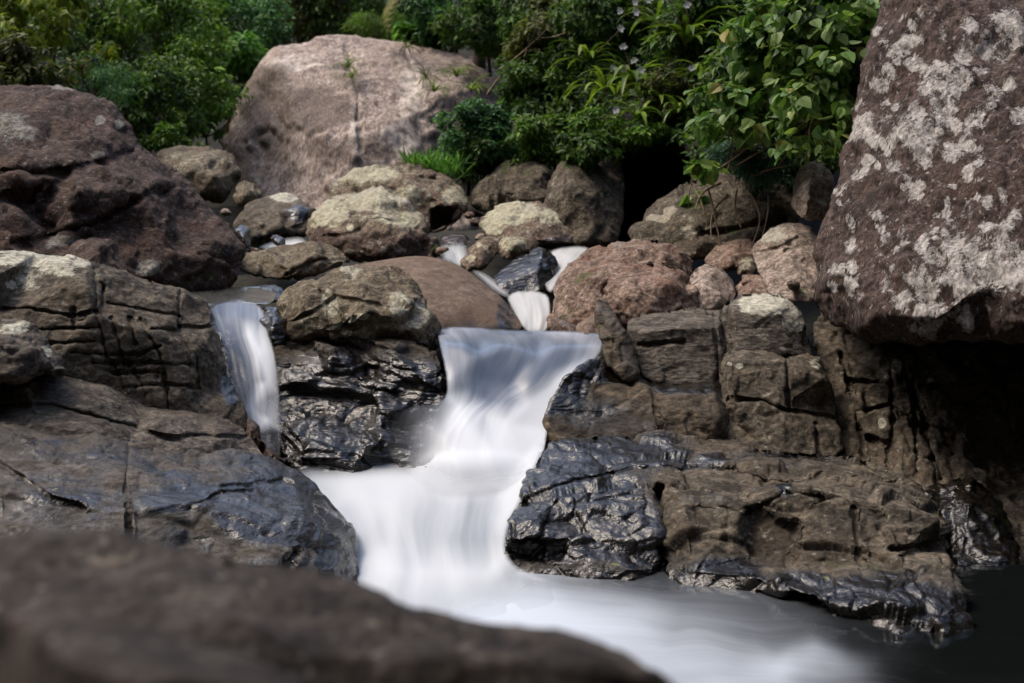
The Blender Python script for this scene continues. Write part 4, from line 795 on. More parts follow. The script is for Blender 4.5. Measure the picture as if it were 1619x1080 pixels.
sheet('waterfall',
  [(690, 385, 10.9, .3, 1, 0, 0), (735, 380, 10.9, .5, 1, 1, 0), (742, 400, 10.5, .7, 1, 1, .5), (745, 425, 10.1, .7, 1, 1, 1), (720, 425, 10.1, .4, 1, .3, 1), (695, 410, 10.4, .25, 1, 0, .5)],
  [(720, 395, 10.6, .75, 1, .6, .3), (730, 410, 10.3, .9, 1, .7, .7)], W_STREAM, res=1.6, it=4, edge=9, bump=.008, label='small streaky trickle falling beside the spotted cream boulder', smooth_attr=4)
sheet('waterfall',
  [(400, 392, 10.9, .1, 1, 0, 0), (430, 380, 11.2, .3, 1, .3, 0), (470, 372, 11.4, .9, 1, .7, 0), (485, 378, 11.2, .9, 1, 1, 0), (490, 395, 10.6, .9, 1, 1, 1), (440, 400, 10.6, .8, 1, .5, 1)],
  [(462, 385, 10.9, 1, 1, .6, .5)], W_STREAM, res=1.6, it=4, edge=9, label='thread of white water behind the low flat boulder', smooth_attr=4)
sheet('waterfall',
  [(740, 425, 9.9, .3, 1, 0, 0), (765, 428, 9.8, .8, 1, .7, 0), (800, 455, 9.5, .7, 1, 1, .6), (812, 475, 9.2, .8, 1, 1, 1), (785, 465, 9.3, .9, 1, .5, .8), (762, 445, 9.6, .6, 1, 0, .4)],
  [(775, 445, 9.6, .85, 1, .5, .5)], W_STREAM, res=1.6, it=4, edge=9, label='thin white rill under the angular black rock', smooth_attr=4)
# standing water
def pool(name, pts, z, inner=(), mat=None, **k):
    ol = [(x, y, z, fo, 1, v, u) for x, y, fo, u, v in pts]
    inn = [(x, y, z + dz, fo, 1, v, u) for x, y, fo, u, v, dz in inner]
    return sheet(name, ol, inn, mat, kind='structure', plane=True, **k)
sheet('left_pool_water', [(262, 456, 8.4, .05, 1, 0, 0), (350, 455, 8.6, .02, 1, .5, 0), (440, 452, 8.8, .05, 1, 1, 0), (432, 482, 7.66, .1, 1, 1, 1), (400, 480, 7.68, .12, 1, .8, 1), (330, 486, 7.6, .1, 1, .3, 1), (300, 470, 7.9, .05, 1, 0, .5)],
      [(370, 468, 8.0, .06, 1, .5, .5)], W_STREAM, res=2, it=4, kind='structure')
L = []
lower = [(480, 890, .9, 0, 0), (800, 884, .7, .3, 0), (1000, 905, .15, .7, 0), (1300, 900, .03, 1, 0), (1520, 893, 0, 1.4, 0), (1800, 893, 0, 1.8, 0), (2300, 905, 0, 2, .2), (2600, 1300, 0, 2, 1.5), (1600, 1500, 0, 1.2, 2), (300, 1500, 0, -.3, 2), (350, 1000, .9, -.3, .6)]
pool('front_pool_water', lower, 0.0,
     [(600, 925, 1, .1, .3, -.01), (700, 935, 1, .2, .4, -.01), (800, 925, .95, .3, .35, -.01), (900, 925, .5, .5, .3, 0), (780, 960, 1, .35, .5, 0), (900, 970, .92, .45, .5, 0), (1000, 945, .45, .65, .35, 0), (1000, 975, .78, .6, .5, 0), (1080, 960, .4, .8, .35, 0),
      (1100, 1000, .62, .6, .6, 0), (1050, 1040, .8, .5, .75, 0), (1180, 980, .33, .9, .4, 0), (1200, 1020, .52, .8, .6, 0), (1150, 1070, .8, .5, .9, 0), (1280, 995, .25, 1, .5, 0), (1262, 1022, .6, .95, .55, .015), (1295, 1016, .62, 1, .55, .025), (1322, 1034, .55, 1.05, .6, .01), (1225, 1022, .45, .9, .55, 0), (1345, 1020, .12, 1.1, .55, 0), (1280, 1045, .7, .8, .7, 0), (1230, 1065, .88, .65, .85, 0), (1340, 1055, .5, 1, .7, 0),
      (1400, 1045, .08, 1.2, .65, 0), (1360, 1075, .3, .9, .9, 0), (1450, 1060, .02, 1.3, .7, 0), (1500, 1000, 0, 1.4, .4, 0), (1250, 1110, .4, .7, 1.1, 0), (1420, 1110, .06, 1, 1.1, 0)], W_POOL, res=5, it=10, smooth_attr=8, bump=.012)

# ------------------------------------------------------------------ ground under and behind everything, raised out of view to block sky
def pw(x, xs, ys): return np.interp(x, xs, ys)
def ground_h(x, y):
    z = pw(y, [-12, 0, 3, 5.2, 6.3, 7.3, 8.2, 9.5, 11, 13, 16, 19, 22, 26, 32, 45, 95], [-.2, -.5, -.8, -.7, -.25, .2, .45, .55, .7, 1.05, 1.4, 1.7, 2.4, 4.2, 7.5, 12, 18])
    l = np.maximum(0, -x - pw(y, [0, 8, 14, 22, 40], [3.0, 4.2, 5.0, 6.5, 9]))
    r = np.maximum(0, x - pw(y, [0, 6, 9, 14, 22, 40], [4.5, 3.6, 2.6, 2.4, 4, 9]))
    z = z + 22 * smooth(-1.5, -13, y)  # unseen rise behind the camera, added to block sky and darken front faces
    return z + np.minimum(.9 * l, 15) + np.minimum(1.05 * r, 18)  # banks heightened out of view to cut off side sky
t = NT('dark_forest_soil')
co = t.n('ShaderNodeTexCoord').outputs['Object']
nn = t.noise(co, 1.7, 8, .65)
c = t.mix(t.ramp(nn, .35, .65), (.006, .005, .004), (.015, .012, .008))
c = t.mix(t.ramp(t.noise(co, 9, 6, .7), .5, .65), c, (.018, .026, .008))
bp = t.n('ShaderNodeBump', i_Strength=.8, i_Distance=.1); t.t.links.new(t.noise(co, 7, 8, .7), bp.inputs['Height'])
bs = t.n('ShaderNodeBsdfPrincipled', i_Roughness=.95); t.t.links.new(c, bs.inputs['Base Color']); t.t.links.new(bp.outputs[0], bs.inputs['Normal'])
M_SOIL = t.out(bs.outputs[0])
gx = np.concatenate([np.linspace(-70, -9, 40), np.linspace(-8.8, 8.8, 120), np.linspace(9, 70, 40)])
gy = np.concatenate([np.linspace(-12, 3, 12), np.linspace(3.2, 16, 110), np.linspace(16.4, 95, 80)])
X, Y = np.meshgrid(gx, gy)
xy = np.stack([X.ravel(), Y.ravel()], 1)
Z = ground_h(xy[:, 0], xy[:, 1])
p3 = np.concatenate([xy, Z[:, None]], 1)
Z = Z + .18 * fbm(p3 * .7, 4, 77) * smooth(2, 8, xy[:, 1]) * (1 + .1 * np.maximum(0, xy[:, 1] - 15))
p3[:, 2] = Z
nxg, nyg = len(gx), len(gy)
ii = np.arange(nxg * nyg).reshape(nyg, nxg)
quads = np.stack([ii[:-1, :-1].ravel(), ii[:-1, 1:].ravel(), ii[1:, 1:].ravel(), ii[1:, :-1].ravel()], 1)
tag(link('riverbed_ground', mesh_np('riverbed_ground', p3, quads, M_SOIL)), kind='structure')
bank = rock('bank_terrain', None, None,
     [(810, -150, 19), (815, 40, 18), (830, 110, 16.5), (790, 200, 15), (690, 290, 13.6), (740, 345, 13.2), (880, 370, 12.8), (960, 400, 12.9), (1080, 400, 12), (1260, 330, 10.8), (1330, 270, 10), (1400, 0, 10), (1480, -150, 11)],
     [(900, 100, 14.6), (1000, 40, 14.4), (1100, 150, 12.2), (1200, 100, 11.4), (1000, 205, 12.4), (850, 200, 14), (940, 225, 12.4), (1060, 215, 12.0), (1000, 260, 13.4), (1060, 280, 13.2), (1000, 340, 13.3), (1130, 255, 10.9), (1300, 150, 10.4)],
     M_SOIL, res=5, rim=10, back=3, amp=.2, freq=1.2, octs=5, micro=.02, it=3)
tag(bank, kind='structure')
# ------------------------------------------------------------------ plants
def leaf_mat(name, dark, mid, light, yellow=None, gloss=.5, trans=.35, gain=1.75):
    dark, mid, light = [tuple(q * gain for q in k) for k in (dark, mid, light)]
    t = NT(name)
    g = t.n('ShaderNodeNewGeometry')
    r = g.outputs['Random Per Island']
    cr = t.n('ShaderNodeValToRGB'); t.t.links.new(r, cr.inputs[0])
    e = cr.color_ramp.elements
    e[0].color = (*dark, 1); e[1].color = (*light, 1)
    k = e.new(.5); k.color = (*mid, 1)
    if yellow:
        k = e.new(.965); k.color = (*light, 1); e[-1].color = (*yellow, 1)
    co = t.n('ShaderNodeTexCoord').outputs['Object']
    n = t.noise(co, 2.2, 4, .6)
    v = t.ramp(n, .3, .7, .55, 1.35)
    c = t.mix(1.0, cr.outputs[0], t.n('ShaderNodeCombineColor', i_0=v, i_1=v, i_2=v).outputs[0], 'MULTIPLY')
    bs = t.n('ShaderNodeBsdfPrincipled', i_Roughness=gloss); t.t.links.new(c, bs.inputs['Base Color'])
    bs.inputs['Specular IOR Level'].default_value = .2
    tr = t.n('ShaderNodeBsdfTranslucent'); t.t.links.new(t.mix(1.0, c, (1.0, 1.1, .5), 'MULTIPLY'), tr.inputs['Color'])
    mx = t.n('ShaderNodeMixShader', i_0=trans); t.t.links.new(bs.outputs[0], mx.inputs[1]); t.t.links.new(tr.outputs[0], mx.inputs[2])
    return t.out(mx.outputs[0])
G_DARK = leaf_mat('leaf_dark_green', (.013, .03, .008), (.03, .062, .014), (.07, .12, .026), (.11, .12, .03))
G_BLUE = leaf_mat('leaf_blue_green', (.016, .045, .018), (.034, .085, .034), (.065, .14, .05))
G_MID = leaf_mat('leaf_mid_green', (.022, .052, .008), (.055, .11, .016), (.11, .18, .03), (.16, .15, .03))
G_BRIGHT = leaf_mat('leaf_bright_green', (.035, .085, .018), (.065, .15, .03), (.1, .2, .05))
G_YEL = leaf_mat('leaf_yellow_green', (.035, .06, .008), (.1, .135, .018), (.2, .22, .035), (.25, .2, .05))
G_VINE = leaf_mat('leaf_vine', (.03, .07, .016), (.068, .125, .03), (.15, .21, .075), (.26, .22, .05), gloss=.45, gain=1.75)
G_STRAP = leaf_mat('leaf_strap', (.025, .05, .008), (.06, .1, .014), (.13, .18, .03), (.2, .17, .05), gloss=.35)
G_OLIVE = leaf_mat('leaf_olive', (.025, .035, .01), (.05, .06, .018), (.085, .09, .03), (.14, .09, .04))
G_NEEDLE = leaf_mat('leaf_needle', (.012, .035, .026), (.024, .06, .045), (.045, .09, .06))
G_PALM = leaf_mat('leaf_palm', (.16, .17, .06), (.24, .24, .11), (.32, .31, .17), gain=.8)
def plain(name, col, rough=.85, var=.4):
    t = NT(name)
    co = t.n('ShaderNodeTexCoord').outputs['Object']
    v = t.ramp(t.noise(co, 14, 6, .7), .3, .7, 1 - var, 1 + var)
    c = t.mix(1.0, col, t.n('ShaderNodeCombineColor', i_0=v, i_1=v, i_2=v).outputs[0], 'MULTIPLY')
    bs = t.n('ShaderNodeBsdfPrincipled', i_Roughness=rough); t.t.links.new(c, bs.inputs['Base Color'])
    return t.out(bs.outputs[0])
M_BARK = plain('bark', (.06, .045, .032))
M_TWIG = plain('dry_twig', (.16, .115, .07))
M_PETAL = plain('white_petal', (.75, .72, .68), .6, .1)

def nrm(a): return a / np.maximum(np.linalg.norm(a, axis=-1, keepdims=True), 1e-9)
SHAPES = {  # outline of one half-leaf pair: x, y along the leaf, lift of the edge
    'oval': ([(0, 0, 0), (-.24, .35, .06), (0, 1, -.06), (.24, .35, .06)], [(0, 1, 2, 3)]),
    'broad': ([(0, 0, 0), (-.36, .12, .05), (-.44, .42, .08), (-.24, .76, .03), (0, 1, -.1), (.24, .76, .03), (.44, .42, .08), (.36, .12, .05)], [(0, 4, 3, 2), (0, 2, 1, 1), (0, 6, 5, 4), (0, 7, 6, 6)]),
    'needle': ([(0, 0, 0), (-.07, .4, .01), (0, 1, -.05), (.07, .4, .01)], [(0, 1, 2, 3)]),
}
def leaf_mesh(name, C, out, size, mat, shape='oval', rng=None, up=.6, rnd=.55, droop=.5):
    n = len(C)
    nor = nrm(out * .8 + np.array([0, 0, up]) + rng.normal(0, rnd, (n, 3)))
    tip = out * .7 + np.array([0, 0, -droop]) + rng.normal(0, .5, (n, 3))
    tip = nrm(tip - (tip * nor).sum(1, keepdims=True) * nor)
    side = np.cross(tip, nor)
    vs, fs = SHAPES[shape]
    s = size * rng.uniform(.65, 1.25, n)[:, None]
    V = np.stack([C + s * (x * side + y * tip + z * nor) for x, y, z in vs], 1).reshape(-1, 3)
    k = len(vs)
    if shape == 'broad':
        tri = np.array([(0, 1, 2), (0, 2, 3), (0, 3, 4), (0, 4, 5), (0, 5, 6), (0, 6, 7)])
    else:
        tri = np.array(fs)
    F = (np.arange(n)[:, None, None] * k + tri[None]).reshape(-1, tri.shape[1])
    return mesh_np(name, V, F, mat, False)
def tubes(name, lines, mat, sides=5):
    """tapered stems: each line is a list of (point, radius)"""
    Vs, Fs, b = [], [], 0
    for ln in lines:
        pts = [np.array(p[0], float) for p in ln]
        for i, (p, r) in enumerate(zip(pts, [q[1] for q in ln])):
            d = pts[min(i + 1, len(pts) - 1)] - pts[max(i - 1, 0)]
            d = d / max(np.linalg.norm(d), 1e-9)
            a = np.cross(d, [0.31, .9, .2]); a /= max(np.linalg.norm(a), 1e-9)
            c = np.cross(d, a)
            for k in range(sides):
                w = 2 * math.pi * k / sides
                Vs.append(p + r * (math.cos(w) * a + math.sin(w) * c))
        for i in range(len(pts) - 1):
            for k in range(sides):
                q = (k + 1) % sides
                Fs.append((b + i * sides + k, b + i * sides + q, b + (i + 1) * sides + q, b + (i + 1) * sides + k))
        b += len(pts) * sides
    return mesh_np(name, np.array(Vs), np.array(Fs), mat)
def bend(a, b, r0, r1, rng, sag=.12, n=5):
    a, b = np.array(a, float), np.array(b, float)
    L = np.linalg.norm(b - a)
    off = rng.normal(0, sag * L, 3)
    return [(a + (b - a) * t + off * math.sin(math.pi * t) * .6, r0 + (r1 - r0) * t) for t in np.linspace(0, 1, n)]
_ps = [500]
def bush(label, cat, name, px, py, d, rx, ry, n, leaf, mat, shape='oval', clumps=26, depth=None, up=.6, droop=.5, cr=.3, ground=None, limb='stem', thin=1.0, group=None, stem_mat=None, shell=.45):
    """a plant: stems running from its base into clumps of leaves spread through the crown's volume"""
    _ps[0] += 1
    rng = np.random.default_rng(_ps[0])
    clumps = int(clumps * 1.5) if n > 1000 else clumps
    cr = cr * .85 if n > 1000 else cr
    c = lift([px], [py], [d])[0]
    RX, RZ = rx / FPX * d, ry / FPX * d
    RY = depth if depth else .5 * (RX + RZ)
    rad = np.array([RX, RY, RZ])
    gz = ground if ground is not None else max(float(ground_h(np.array([c[0]]), np.array([c[1]]))[0]), c[2] - (3.2 if limb == 'trunk' else 1.5) * RZ)
    gz = min(gz, c[2] - .7 * RZ)
    base = np.array([c[0] + rng.uniform(-.2, .2) * RX, c[1] + .3 * RY, gz])
    u = nrm(rng.normal(0, 1, (clumps, 3)))
    rr = rng.uniform(shell, 1.12, clumps)[:, None]
    cc = c + u * rr * rad
    cs = rng.uniform(.6, 1.35, clumps)
    cr_m = cr * rad.mean()
    ci = rng.choice(clumps, n, p=cs ** 2 / (cs ** 2).sum())
    dd = nrm(rng.normal(0, 1, (n, 3)) + np.array([0, 0, .35]))
    Lp = cc[ci] + dd * (cr_m * cs[ci] * rng.uniform(.35, 1.1, n))[:, None] * np.array([1.15, 1.1, .8])
    out = nrm(dd * .8 + (Lp - c) / rad * .5)
    t = empty(name, base, label, cat, group)
    link('crown' if limb == 'trunk' else 'foliage', leaf_mesh('foliage', Lp - base, out, leaf, mat, shape, rng, up=up, droop=droop), t)
    r0 = max(.012, .045 * rad.mean()) * thin
    fork = np.array([base[0] * .4 + c[0] * .6, base[1] * .4 + c[1] * .6, base[2] + .55 * (c[2] - base[2])]) - base
    lines = [bend((0, 0, -.15), fork, r0 * 1.4, r0 * .9, rng, .06)]
    for k in range(min(clumps, 12)):
        lines.append(bend(fork, cc[k] - base, r0 * .7, r0 * .12, rng, .12))
    link(limb, tubes(limb, lines, stem_mat or M_BARK), t)
    return t

# ---- forest on the far bank (left to right)
T = [
 ('drooping tree with yellowish leaves in the top left corner', 'tree', 'tree', 60, 35, 15.5, 100, 75, 2600, .13, G_YEL, 'oval', 26, dict(droop=1.3)),
 ('very dark tree between the yellowish tree and the tall green one at the top left', 'tree', 'tree', 185, 25, 20, 95, 75, 3200, .11, G_DARK, 'oval', 20, dict(shell=.3)),
 ('tall mid-green tree with hanging boughs left of the huge pale boulder', 'tree', 'tree', 275, 40, 19.5, 85, 85, 3600, .11, G_MID, 'oval', 24, dict(droop=.9)),
 ('olive-tinged bush at the left edge just above the dark domed boulder', 'shrub', 'shrub', 25, 110, 13.5, 85, 42, 2400, .1, G_OLIVE, 'oval', 24, {}),
 ('feathery blue-green bush behind the crest of the dark domed boulder', 'shrub', 'shrub', 140, 130, 14.5, 75, 34, 3600, .085, G_BLUE, 'needle', 24, dict(up=.9)),
 ('dusky green bush above the rounded grey-olive boulder', 'shrub', 'shrub', 235, 165, 16.5, 80, 55, 4200, .085, G_DARK, 'oval', 30, {}),
 ('mid-green bush filling the gap left of the huge pale boulder', 'shrub', 'shrub', 300, 135, 18.5, 80, 60, 4200, .09, G_MID, 'oval', 30, {}),
 ('bright leafy sapling pressed against the left flank of the huge pale boulder', 'shrub', 'shrub', 350, 115, 21.6, 66, 76, 4200, .14, G_BRIGHT, 'oval', 24, dict(droop=.9)),
 ('small bright shrub low on the left flank of the huge pale boulder', 'shrub', 'shrub', 325, 185, 20.6, 42, 46, 1500, .12, G_BRIGHT, 'oval', 14, dict(droop=.9)),
 ('low leafy tuft on top of the rounded grey-olive boulder', 'shrub', 'shrub', 268, 220, 15.2, 38, 20, 900, .08, G_MID, 'oval', 12, {}),
 ('grey-green tree rising behind the left shoulder of the huge pale boulder', 'tree', 'tree', 400, 38, 23, 70, 55, 3600, .11, G_BLUE, 'oval', 26, {}),
 ('russet-tinged tree behind the crest of the huge pale boulder', 'tree', 'tree', 470, 8, 25, 70, 60, 3200, .13, G_OLIVE, 'oval', 24, {}),
 ('dense dark tree behind the middle of the huge pale boulder', 'tree', 'tree', 550, 15, 24.5, 65, 55, 3600, .12, G_DARK, 'oval', 26, {}),
 ('ferny green shrub on the skyline of the huge pale boulder', 'shrub', 'shrub', 597, 42, 22.6, 42, 26, 2600, .1, G_MID, 'needle', 18, {}),
 ('bright big-leaved plant on the right crest of the huge pale boulder', 'shrub', 'shrub', 662, 55, 21.8, 28, 22, 420, .24, G_BRIGHT, 'broad', 10, {}),
 ('dark blue-green tree right of the pale palm frond', 'tree', 'tree', 715, 15, 21.6, 64, 56, 3600, .12, G_BLUE, 'oval', 26, {}),
 ('shady tree far back on the left, seen between the other crowns', 'tree', 'tree', 120, 60, 26, 160, 90, 4200, .15, G_DARK, 'oval', 30, {}),
 ('shady tree far back behind the mid-green tree', 'tree', 'tree', 340, 40, 29, 170, 90, 4200, .16, G_DARK, 'oval', 30, {}),
 ('dim tree closing the gap behind the ferny shrub on the skyline', 'tree', 'tree', 625, 5, 27, 90, 60, 3800, .13, G_DARK, 'oval', 26, {}),
 ('deep green bush draped over the top of the shadowed bank rock', 'shrub', 'shrub', 925, 232, 11.5, 52, 22, 1800, .07, G_DARK, 'oval', 18, dict(droop=1.0)),
 ('bushy dark shrub in front of the palm trunk on the huge pale boulder', 'shrub', 'shrub', 768, 36, 20.0, 62, 44, 3800, .1, G_DARK, 'oval', 28, {}),
 # right bank
 ('dark twiggy bush hanging over the right shoulder of the huge pale boulder', 'shrub', 'shrub', 850, 55, 16.2, 62, 65, 3600, .1, G_DARK, 'oval', 26, {}),
 ('dense deep-green bush in front of the huge pale boulder, at picture centre', 'shrub', 'shrub', 752, 215, 12.9, 62, 46, 4600, .07, G_BLUE, 'oval', 30, {}),
 ('dark skirt of leaves under the dense deep-green bush', 'shrub', 'shrub', 778, 258, 12.7, 55, 34, 2800, .065, G_DARK, 'oval', 20, {}),
 ('shaded bush sprawling between the deep-green bush and the strap-leaved plants', 'shrub', 'shrub', 862, 150, 14.0, 64, 60, 4200, .085, G_DARK, 'oval', 28, {}),
 ('olive bush with reddish twigs at the top of the bank', 'shrub', 'shrub', 880, 55, 14.6, 80, 60, 3400, .1, G_OLIVE, 'oval', 26, {}),
 ('leafy mid-green bush hanging above the shadowed bank rock', 'shrub', 'shrub', 880, 215, 12.7, 62, 40, 2600, .075, G_MID, 'oval', 22, {}),
 ('dark bush at the top edge above the strap-leaved plants', 'shrub', 'shrub', 985, 25, 13.8, 85, 50, 3400, .09, G_DARK, 'oval', 26, {}),
 ('trailing green bush on the brow above the dark hollow', 'shrub', 'shrub', 985, 205, 12.0, 75, 30, 2600, .075, G_MID, 'oval', 22, dict(droop=1.0)),
 ('dusky bush behind the vines at the top of the bank', 'shrub', 'shrub', 1105, 40, 12.4, 75, 60, 3200, .09, G_DARK, 'oval', 24, {}),
 ('brownish low growth under the strap-leaved plants, left of the vines', 'shrub', 'shrub', 1075, 150, 12.0, 60, 42, 2200, .07, G_OLIVE, 'oval', 20, {}),
 ('dim leafy bush at the top edge between the vines and the giant boulder', 'shrub', 'shrub', 1340, 5, 9.7, 70, 60, 2600, .085, G_DARK, 'oval', 22, dict(depth=.5)),
 ('dim bush filling the recess behind the heart-leaved vines', 'shrub', 'shrub', 1230, 130, 10.2, 110, 100, 4200, .085, G_DARK, 'oval', 30, dict(depth=.5)),
]
for lab, cat, nm, px, py, d, rx, ry, n, lf, mt, shp, cl, kw in T:
    bush(lab, cat, nm, px, py, d, rx, ry, int(n * 1.0), lf, mt, shp, cl, limb='trunk' if cat == 'tree' else 'stem', **kw)
# ---- vines with heart-shaped leaves hanging beside the giant boulder
for lab, px, py, d, rx, ry, n in (
    ('vine with big bright heart-shaped leaves against the top of the giant boulder', 1290, 48, 8.7, 92, 82, 820),
    ('vine with bright heart-shaped leaves at the top edge left of the giant boulder', 1205, 85, 9.1, 70, 82, 600),
    ('tangle of heart-shaped leaves halfway down beside the giant boulder', 1290, 165, 8.5, 72, 70, 600),
    ('vine curtain of heart-shaped leaves trailing over the blue-green bush', 1160, 190, 9.1, 76, 62, 500),
    ('lowest strand of heart-shaped leaves dangling over the bank rock', 1095, 275, 9.4, 20, 42, 34)):
    bush(lab, 'vine', 'vine', px, py, d, rx, ry, n, (.092 if n > 50 else .11), G_VINE, 'broad', 34 if n > 50 else 5, depth=.38, up=.5, droop=1.1, cr=.27, shell=.2, stem_mat=M_TWIG, ground=9, thin=.35)
bush('soft blue-green bush with dry twigs on the broad mossy bank rock', 'shrub', 'shrub', 1195, 258, 9.5, 62, 36, 3600, .08, G_NEEDLE, 'needle', 22, depth=.35, up=.3, droop=.9, stem_mat=M_TWIG)

# ---- strap-leaved plants
def strap_plant(label, px, py, d, L, n, flowers, lean=0.0, mat=G_STRAP, w=.055):
    _ps[0] += 1
    rng = np.random.default_rng(_ps[0])
    base = lift([px], [py], [d])[0]
    t = empty('strap_leaf_plant', base, label, 'plant', 'strap-leaved plants on the right bank')
    Vs, Fs = [], []
    b = 0
    for k in range(n):
        az = rng.uniform(0, 2 * math.pi); el = rng.uniform(.35, 1.35)
        ln = L * rng.uniform(.6, 1.15)
        h = np.array([math.cos(az), math.sin(az) * .8 - .25, 0]); h /= np.linalg.norm(h)
        sd = np.array([-h[1], h[0], 0])
        p = np.zeros(3); a = el
        for i in range(7):
            s = i / 6
            ww = w * L / .45 * (.5 + 1.1 * s) * (1 - s) ** .6 + .002
            up = np.array([0, 0, 1]) * math.cos(a) - h * math.sin(a)
            Vs += [p - sd * ww * .5 + up * ww * .15, p, p + sd * ww * .5 + up * ww * .15]
            if i < 6:
                for j in (0, 1): Fs.append((b + j, b + j + 1, b + j + 4, b + j + 3))
            b += 3
            p = p + (h * math.cos(a) + np.array([0, 0, 1]) * math.sin(a)) * ln / 6
            a -= rng.uniform(.22, .42)
    link('leaves', mesh_np('leaves', np.array(Vs), np.array(Fs), mat), t)
    for k in range(flowers):
        q = np.array([rng.uniform(-.8, .8) * L, -.3 * L - rng.uniform(0, .15), rng.uniform(.1, .9) * L])
        vs, fs = [], []
        for j in range(6):
            a = j * math.pi / 3 + rng.uniform(-.2, .2)
            e = np.array([math.cos(a), -.35, math.sin(a)]); s = np.array([-math.sin(a), 0, math.cos(a)])
            r = .042 * rng.uniform(.75, 1.1)
            vs += [q, q + e * r * .6 + s * r * .35, q + e * r, q + e * r * .6 - s * r * .35]
            fs.append((4 * j, 4 * j + 1, 4 * j + 2, 4 * j + 3))
        f = link('flower', mesh_np('flower', np.array(vs), np.array(fs), M_PETAL, False), t)
        link('stalk', tubes('stalk', [bend((0, 0, 0), q, .005, .003, rng, .1)], M_TWIG, 4), f)
    return t
for lab, px, py, d, L, n, fl in (
    ('large arching strap-leaved plant, middle of the bank, with white flowers beneath', 1000, 140, 12.3, .62, 22, 3),
    ('yellowish strap-leaved plant on the brow above the dark hollow', 1045, 165, 12.0, .5, 18, 2),
    ('strap-leaved plant with upright blades left of the largest one', 955, 145, 12.6, .5, 16, 2),
    ('strap-leaved plant beside the vines, its blades fanned to the left', 1085, 70, 12.0, .62, 20, 4),
    ('dark strap-leaved plant at the top edge among white flowers', 1040, 40, 12.7, .5, 16, 5),
    ('small strap-leaved plant below the largest one, leaning over the brow', 1005, 185, 11.8, .36, 14, 1),
    ('strap-leaved plant high on the left of the bank', 930, 100, 13.4, .5, 16, 1),
    ('strap-leaved plant tucked against the left edge of the vines', 1110, 125, 11.6, .45, 16, 1),
    ('small yellowish rosette of straps above the upper hollow edge', 1075, 178, 11.7, .3, 14, 0)):
    strap_plant(lab, px, py, d, L, n, fl)
# tufts growing on the huge pale boulder
for lab, px, py, d, L in (
    ('grassy tuft in the upper crack of the huge pale boulder', 550, 108, 20.0, .35), ('lower grassy tuft in the crack of the huge pale boulder', 556, 125, 19.8, .25),
    ('yellowish tuft growing on the right face of the huge pale boulder', 687, 146, 19.0, .4), ('dark green tuft above the yellowish one on the huge pale boulder', 674, 126, 19.3, .35),
    ('tuft on the right shoulder of the huge pale boulder', 722, 122, 19.2, .4), ('tuft hanging at the right end of the huge pale boulder', 746, 145, 18.6, .45), ('reddish dry tuft on the top edge of the huge pale boulder', 642, 76, 20.6, .35)):
    o = strap_plant(lab, px, py, d - .35, L, 26, 0, w=.03, mat=G_OLIVE if 'reddish' in lab or 'dark' in lab else G_STRAP)
    o.name = 'grass_tuft'; o['category'] = 'tuft'; o['group'] = 'tufts on the huge pale boulder'
# bright grass on the ledge left of the deep-green bush
rng = np.random.default_rng(4)
gp = lift(rng.uniform(640, 735, 900), rng.uniform(255, 282, 900), rng.uniform(12.4, 13.0, 900))
gb = gp.mean(0)
o = link('grass', leaf_mesh('grass', gp - gb, nrm(rng.normal(0, 1, gp.shape) + np.array([0, 0, 1.2])), .16, G_BRIGHT, 'needle', rng, up=.2, droop=-1.2), loc=gb)
tag(o, 'bright green grass on the shelf behind the lichened boulder', 'grass', kind='stuff')
# palm with one pale drooping frond
rng = np.random.default_rng(8)
pb = lift([765], [-60], [20.8])[0]
gz = 2.0
pt = empty('palm_tree', (pb[0], pb[1], gz), 'palm whose pale yellow frond droops into the top edge behind the huge pale boulder', 'palm')
top = np.array([0, 0, pb[2] - gz])
link('trunk', tubes('trunk', [bend((0, 0, -.3), top, .14, .1, rng, .02)], M_BARK, 8), pt)
for k, (az, sp) in enumerate([(3.3, 1.15), (2.2, .7), (4.2, .6), (5.2, .6), (.3, .6), (1.3, .65), (5.9, .4)]):
    h = np.array([math.cos(az), math.sin(az), 0]); sd = np.array([-h[1], h[0], 0])
    p = top.copy(); a = .55 - .35 * (sp > 1)
    rach, vs, fs = [], [], []
    for i in range(22):
        rach.append((p.copy(), .02 * (1 - i / 24)))
        l = .55 * math.sin(math.pi * min(1, (i + 3) / 24)) + .06
        for s in (-1, 1):
            for j in (0, 1):
                q = p + h * (.05 * j)
                e = q + sd * s * l * .6 + h * l * .55 + np.array([0, 0, -.55 * l])
                b = len(vs); m = (q + e) / 2 + np.array([0, 0, .03])
                vs += [q, m + h * .022, e, m - h * .022]; fs.append((b, b + 1, b + 2, b + 3))
        p = p + (h * math.cos(a) + np.array([0, 0, 1]) * math.sin(a)) * .088 * sp
        a -= .085
    fr = link('frond', mesh_np('frond', np.array(vs), np.array(fs), G_PALM if k == 0 else G_MID, False), pt)
    link('stalk', tubes('stalk', [rach], M_TWIG, 4), fr)
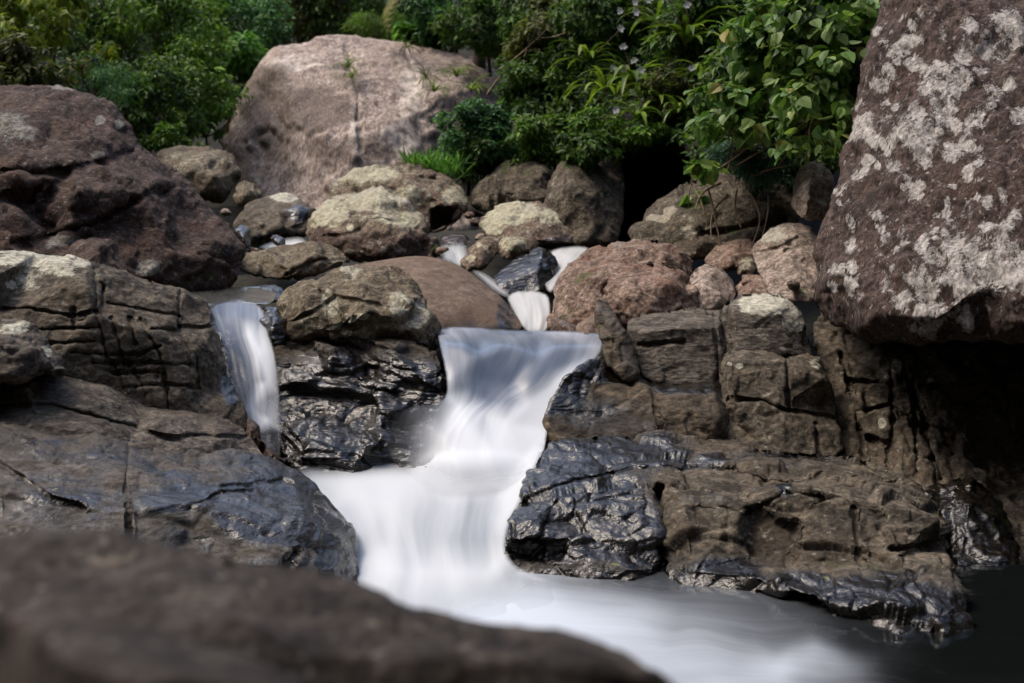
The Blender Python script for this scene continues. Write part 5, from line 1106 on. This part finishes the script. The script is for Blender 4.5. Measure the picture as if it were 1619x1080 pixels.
# low growth covering the far slope and the bank
rng = np.random.default_rng(21)
n = 26000
gx_, gy_ = rng.uniform(-13, 9, n), 14.5 + 26 * rng.uniform(0, 1, n) ** 1.3
gz_ = ground_h(gx_, gy_) + rng.uniform(.0, .9, n) ** 1.5
keep = ~((gx_ > -5.2) & (gx_ < 1.2) & (gy_ < 21.8))
q = np.stack([gx_, gy_, gz_], 1)[keep]
o = link('undergrowth', leaf_mesh('undergrowth', q, nrm(rng.normal(0, .6, q.shape) + np.array([0, -.5, .7])), .16, G_DARK, 'oval', rng))
tag(o, 'dark leafy undergrowth covering the forest slope', 'undergrowth', kind='stuff')
bpx, bpy_ = rng.uniform(700, 1340, 15000), rng.uniform(-60, 262, 15000)
okp = ~((bpy_ > 225) & (bpx > 930) & (bpx < 1090)) & ~((bpx < 815) & (bpy_ < 205))
bpx, bpy_ = bpx[okp], bpy_[okp]
bd = np.interp(bpx, [700, 850, 1000, 1100, 1200, 1340], [14.6, 13.9, 13.1, 12.0, 11.1, 10.2]) + np.interp(bpy_, [-60, 100, 260], [1.4, .5, -.8]) - rng.uniform(-.1, .35, len(bpx))
q = lift(bpx, bpy_, bd); qb = q.mean(0)
o = link('undergrowth', leaf_mesh('bank_undergrowth', q - qb, nrm(rng.normal(0, .6, q.shape) + np.array([0, -.7, .5])), .085, G_DARK, 'oval', rng), loc=qb)
tag(o, 'shaded low leaves covering the steep right bank', 'undergrowth', kind='stuff')
# dry roots and twigs hanging over the bank rock
for lab, spots in (
    ('dry roots trailing down the broad mossy bank rock', [(1120, 300, 1140, 395), (1150, 310, 1125, 380), (1185, 305, 1190, 385), (1215, 310, 1205, 375), (1100, 300, 1118, 350), (1165, 300, 1172, 360), (1140, 290, 1100, 330)]),
    ('bare brown twigs arching over the blue-green bush', [(1160, 240, 1240, 225), (1165, 262, 1215, 232), (1205, 250, 1262, 238), (1230, 262, 1250, 232), (1130, 270, 1180, 235), (1190, 280, 1245, 262)]),
    ('reddish twigs on the shaded bush right of the huge pale boulder', [(790, 110, 870, 40), (830, 90, 860, 20), (770, 150, 830, 95), (850, 60, 900, 50)])):
    dep = 9.05 if 'roots' in lab or 'arching' in lab else 14.0
    b0 = lift([spots[0][0]], [spots[0][1]], [dep])[0]
    lines = []
    for x0, y0, x1, y1 in spots:
        a, b = lift([x0, x1], [y0, y1], [dep + .15, dep + (.0 if 'roots' in lab else -.1)])
        lines.append(bend(a - b0, b - b0, .009 if dep < 10 else .014, .004, rng, .1, 8))
    t0 = link('twigs' if 'twig' in lab else 'roots', tubes('twigs', lines, M_TWIG, 4), loc=b0)
    tag(t0, lab, 'twigs' if 'twig' in lab else 'roots')
# fallen leaves on the stones
for lab, px, py, d, s in (
    ('yellow fallen leaf on the wet shelf of the right ledge', 1303, 917, 4.66, .032), ('pale fallen leaf near the notch of the right ledge', 1240, 800, 5.27, .026),
    ('yellowish fallen leaf on the upper edge of the right ledge', 1338, 780, 5.3, .024), ('tan fallen leaf on the left slab', 92, 778, 4.62, .035), ('orange fallen leaf low on the right ledge front', 981, 899, 5.02, .035)):
    b0 = lift([px], [py], [d])[0] + np.array([0, 0, .012])
    rng = np.random.default_rng(int(px))
    o = link('fallen_leaf', leaf_mesh('fallen_leaf', np.zeros((1, 3)), np.array([[.2, -.3, .8]]), s, G_PALM, 'broad', rng, up=1.5, rnd=.1), loc=b0)
    tag(o, lab, 'leaf', 'fallen leaves on the rocks')
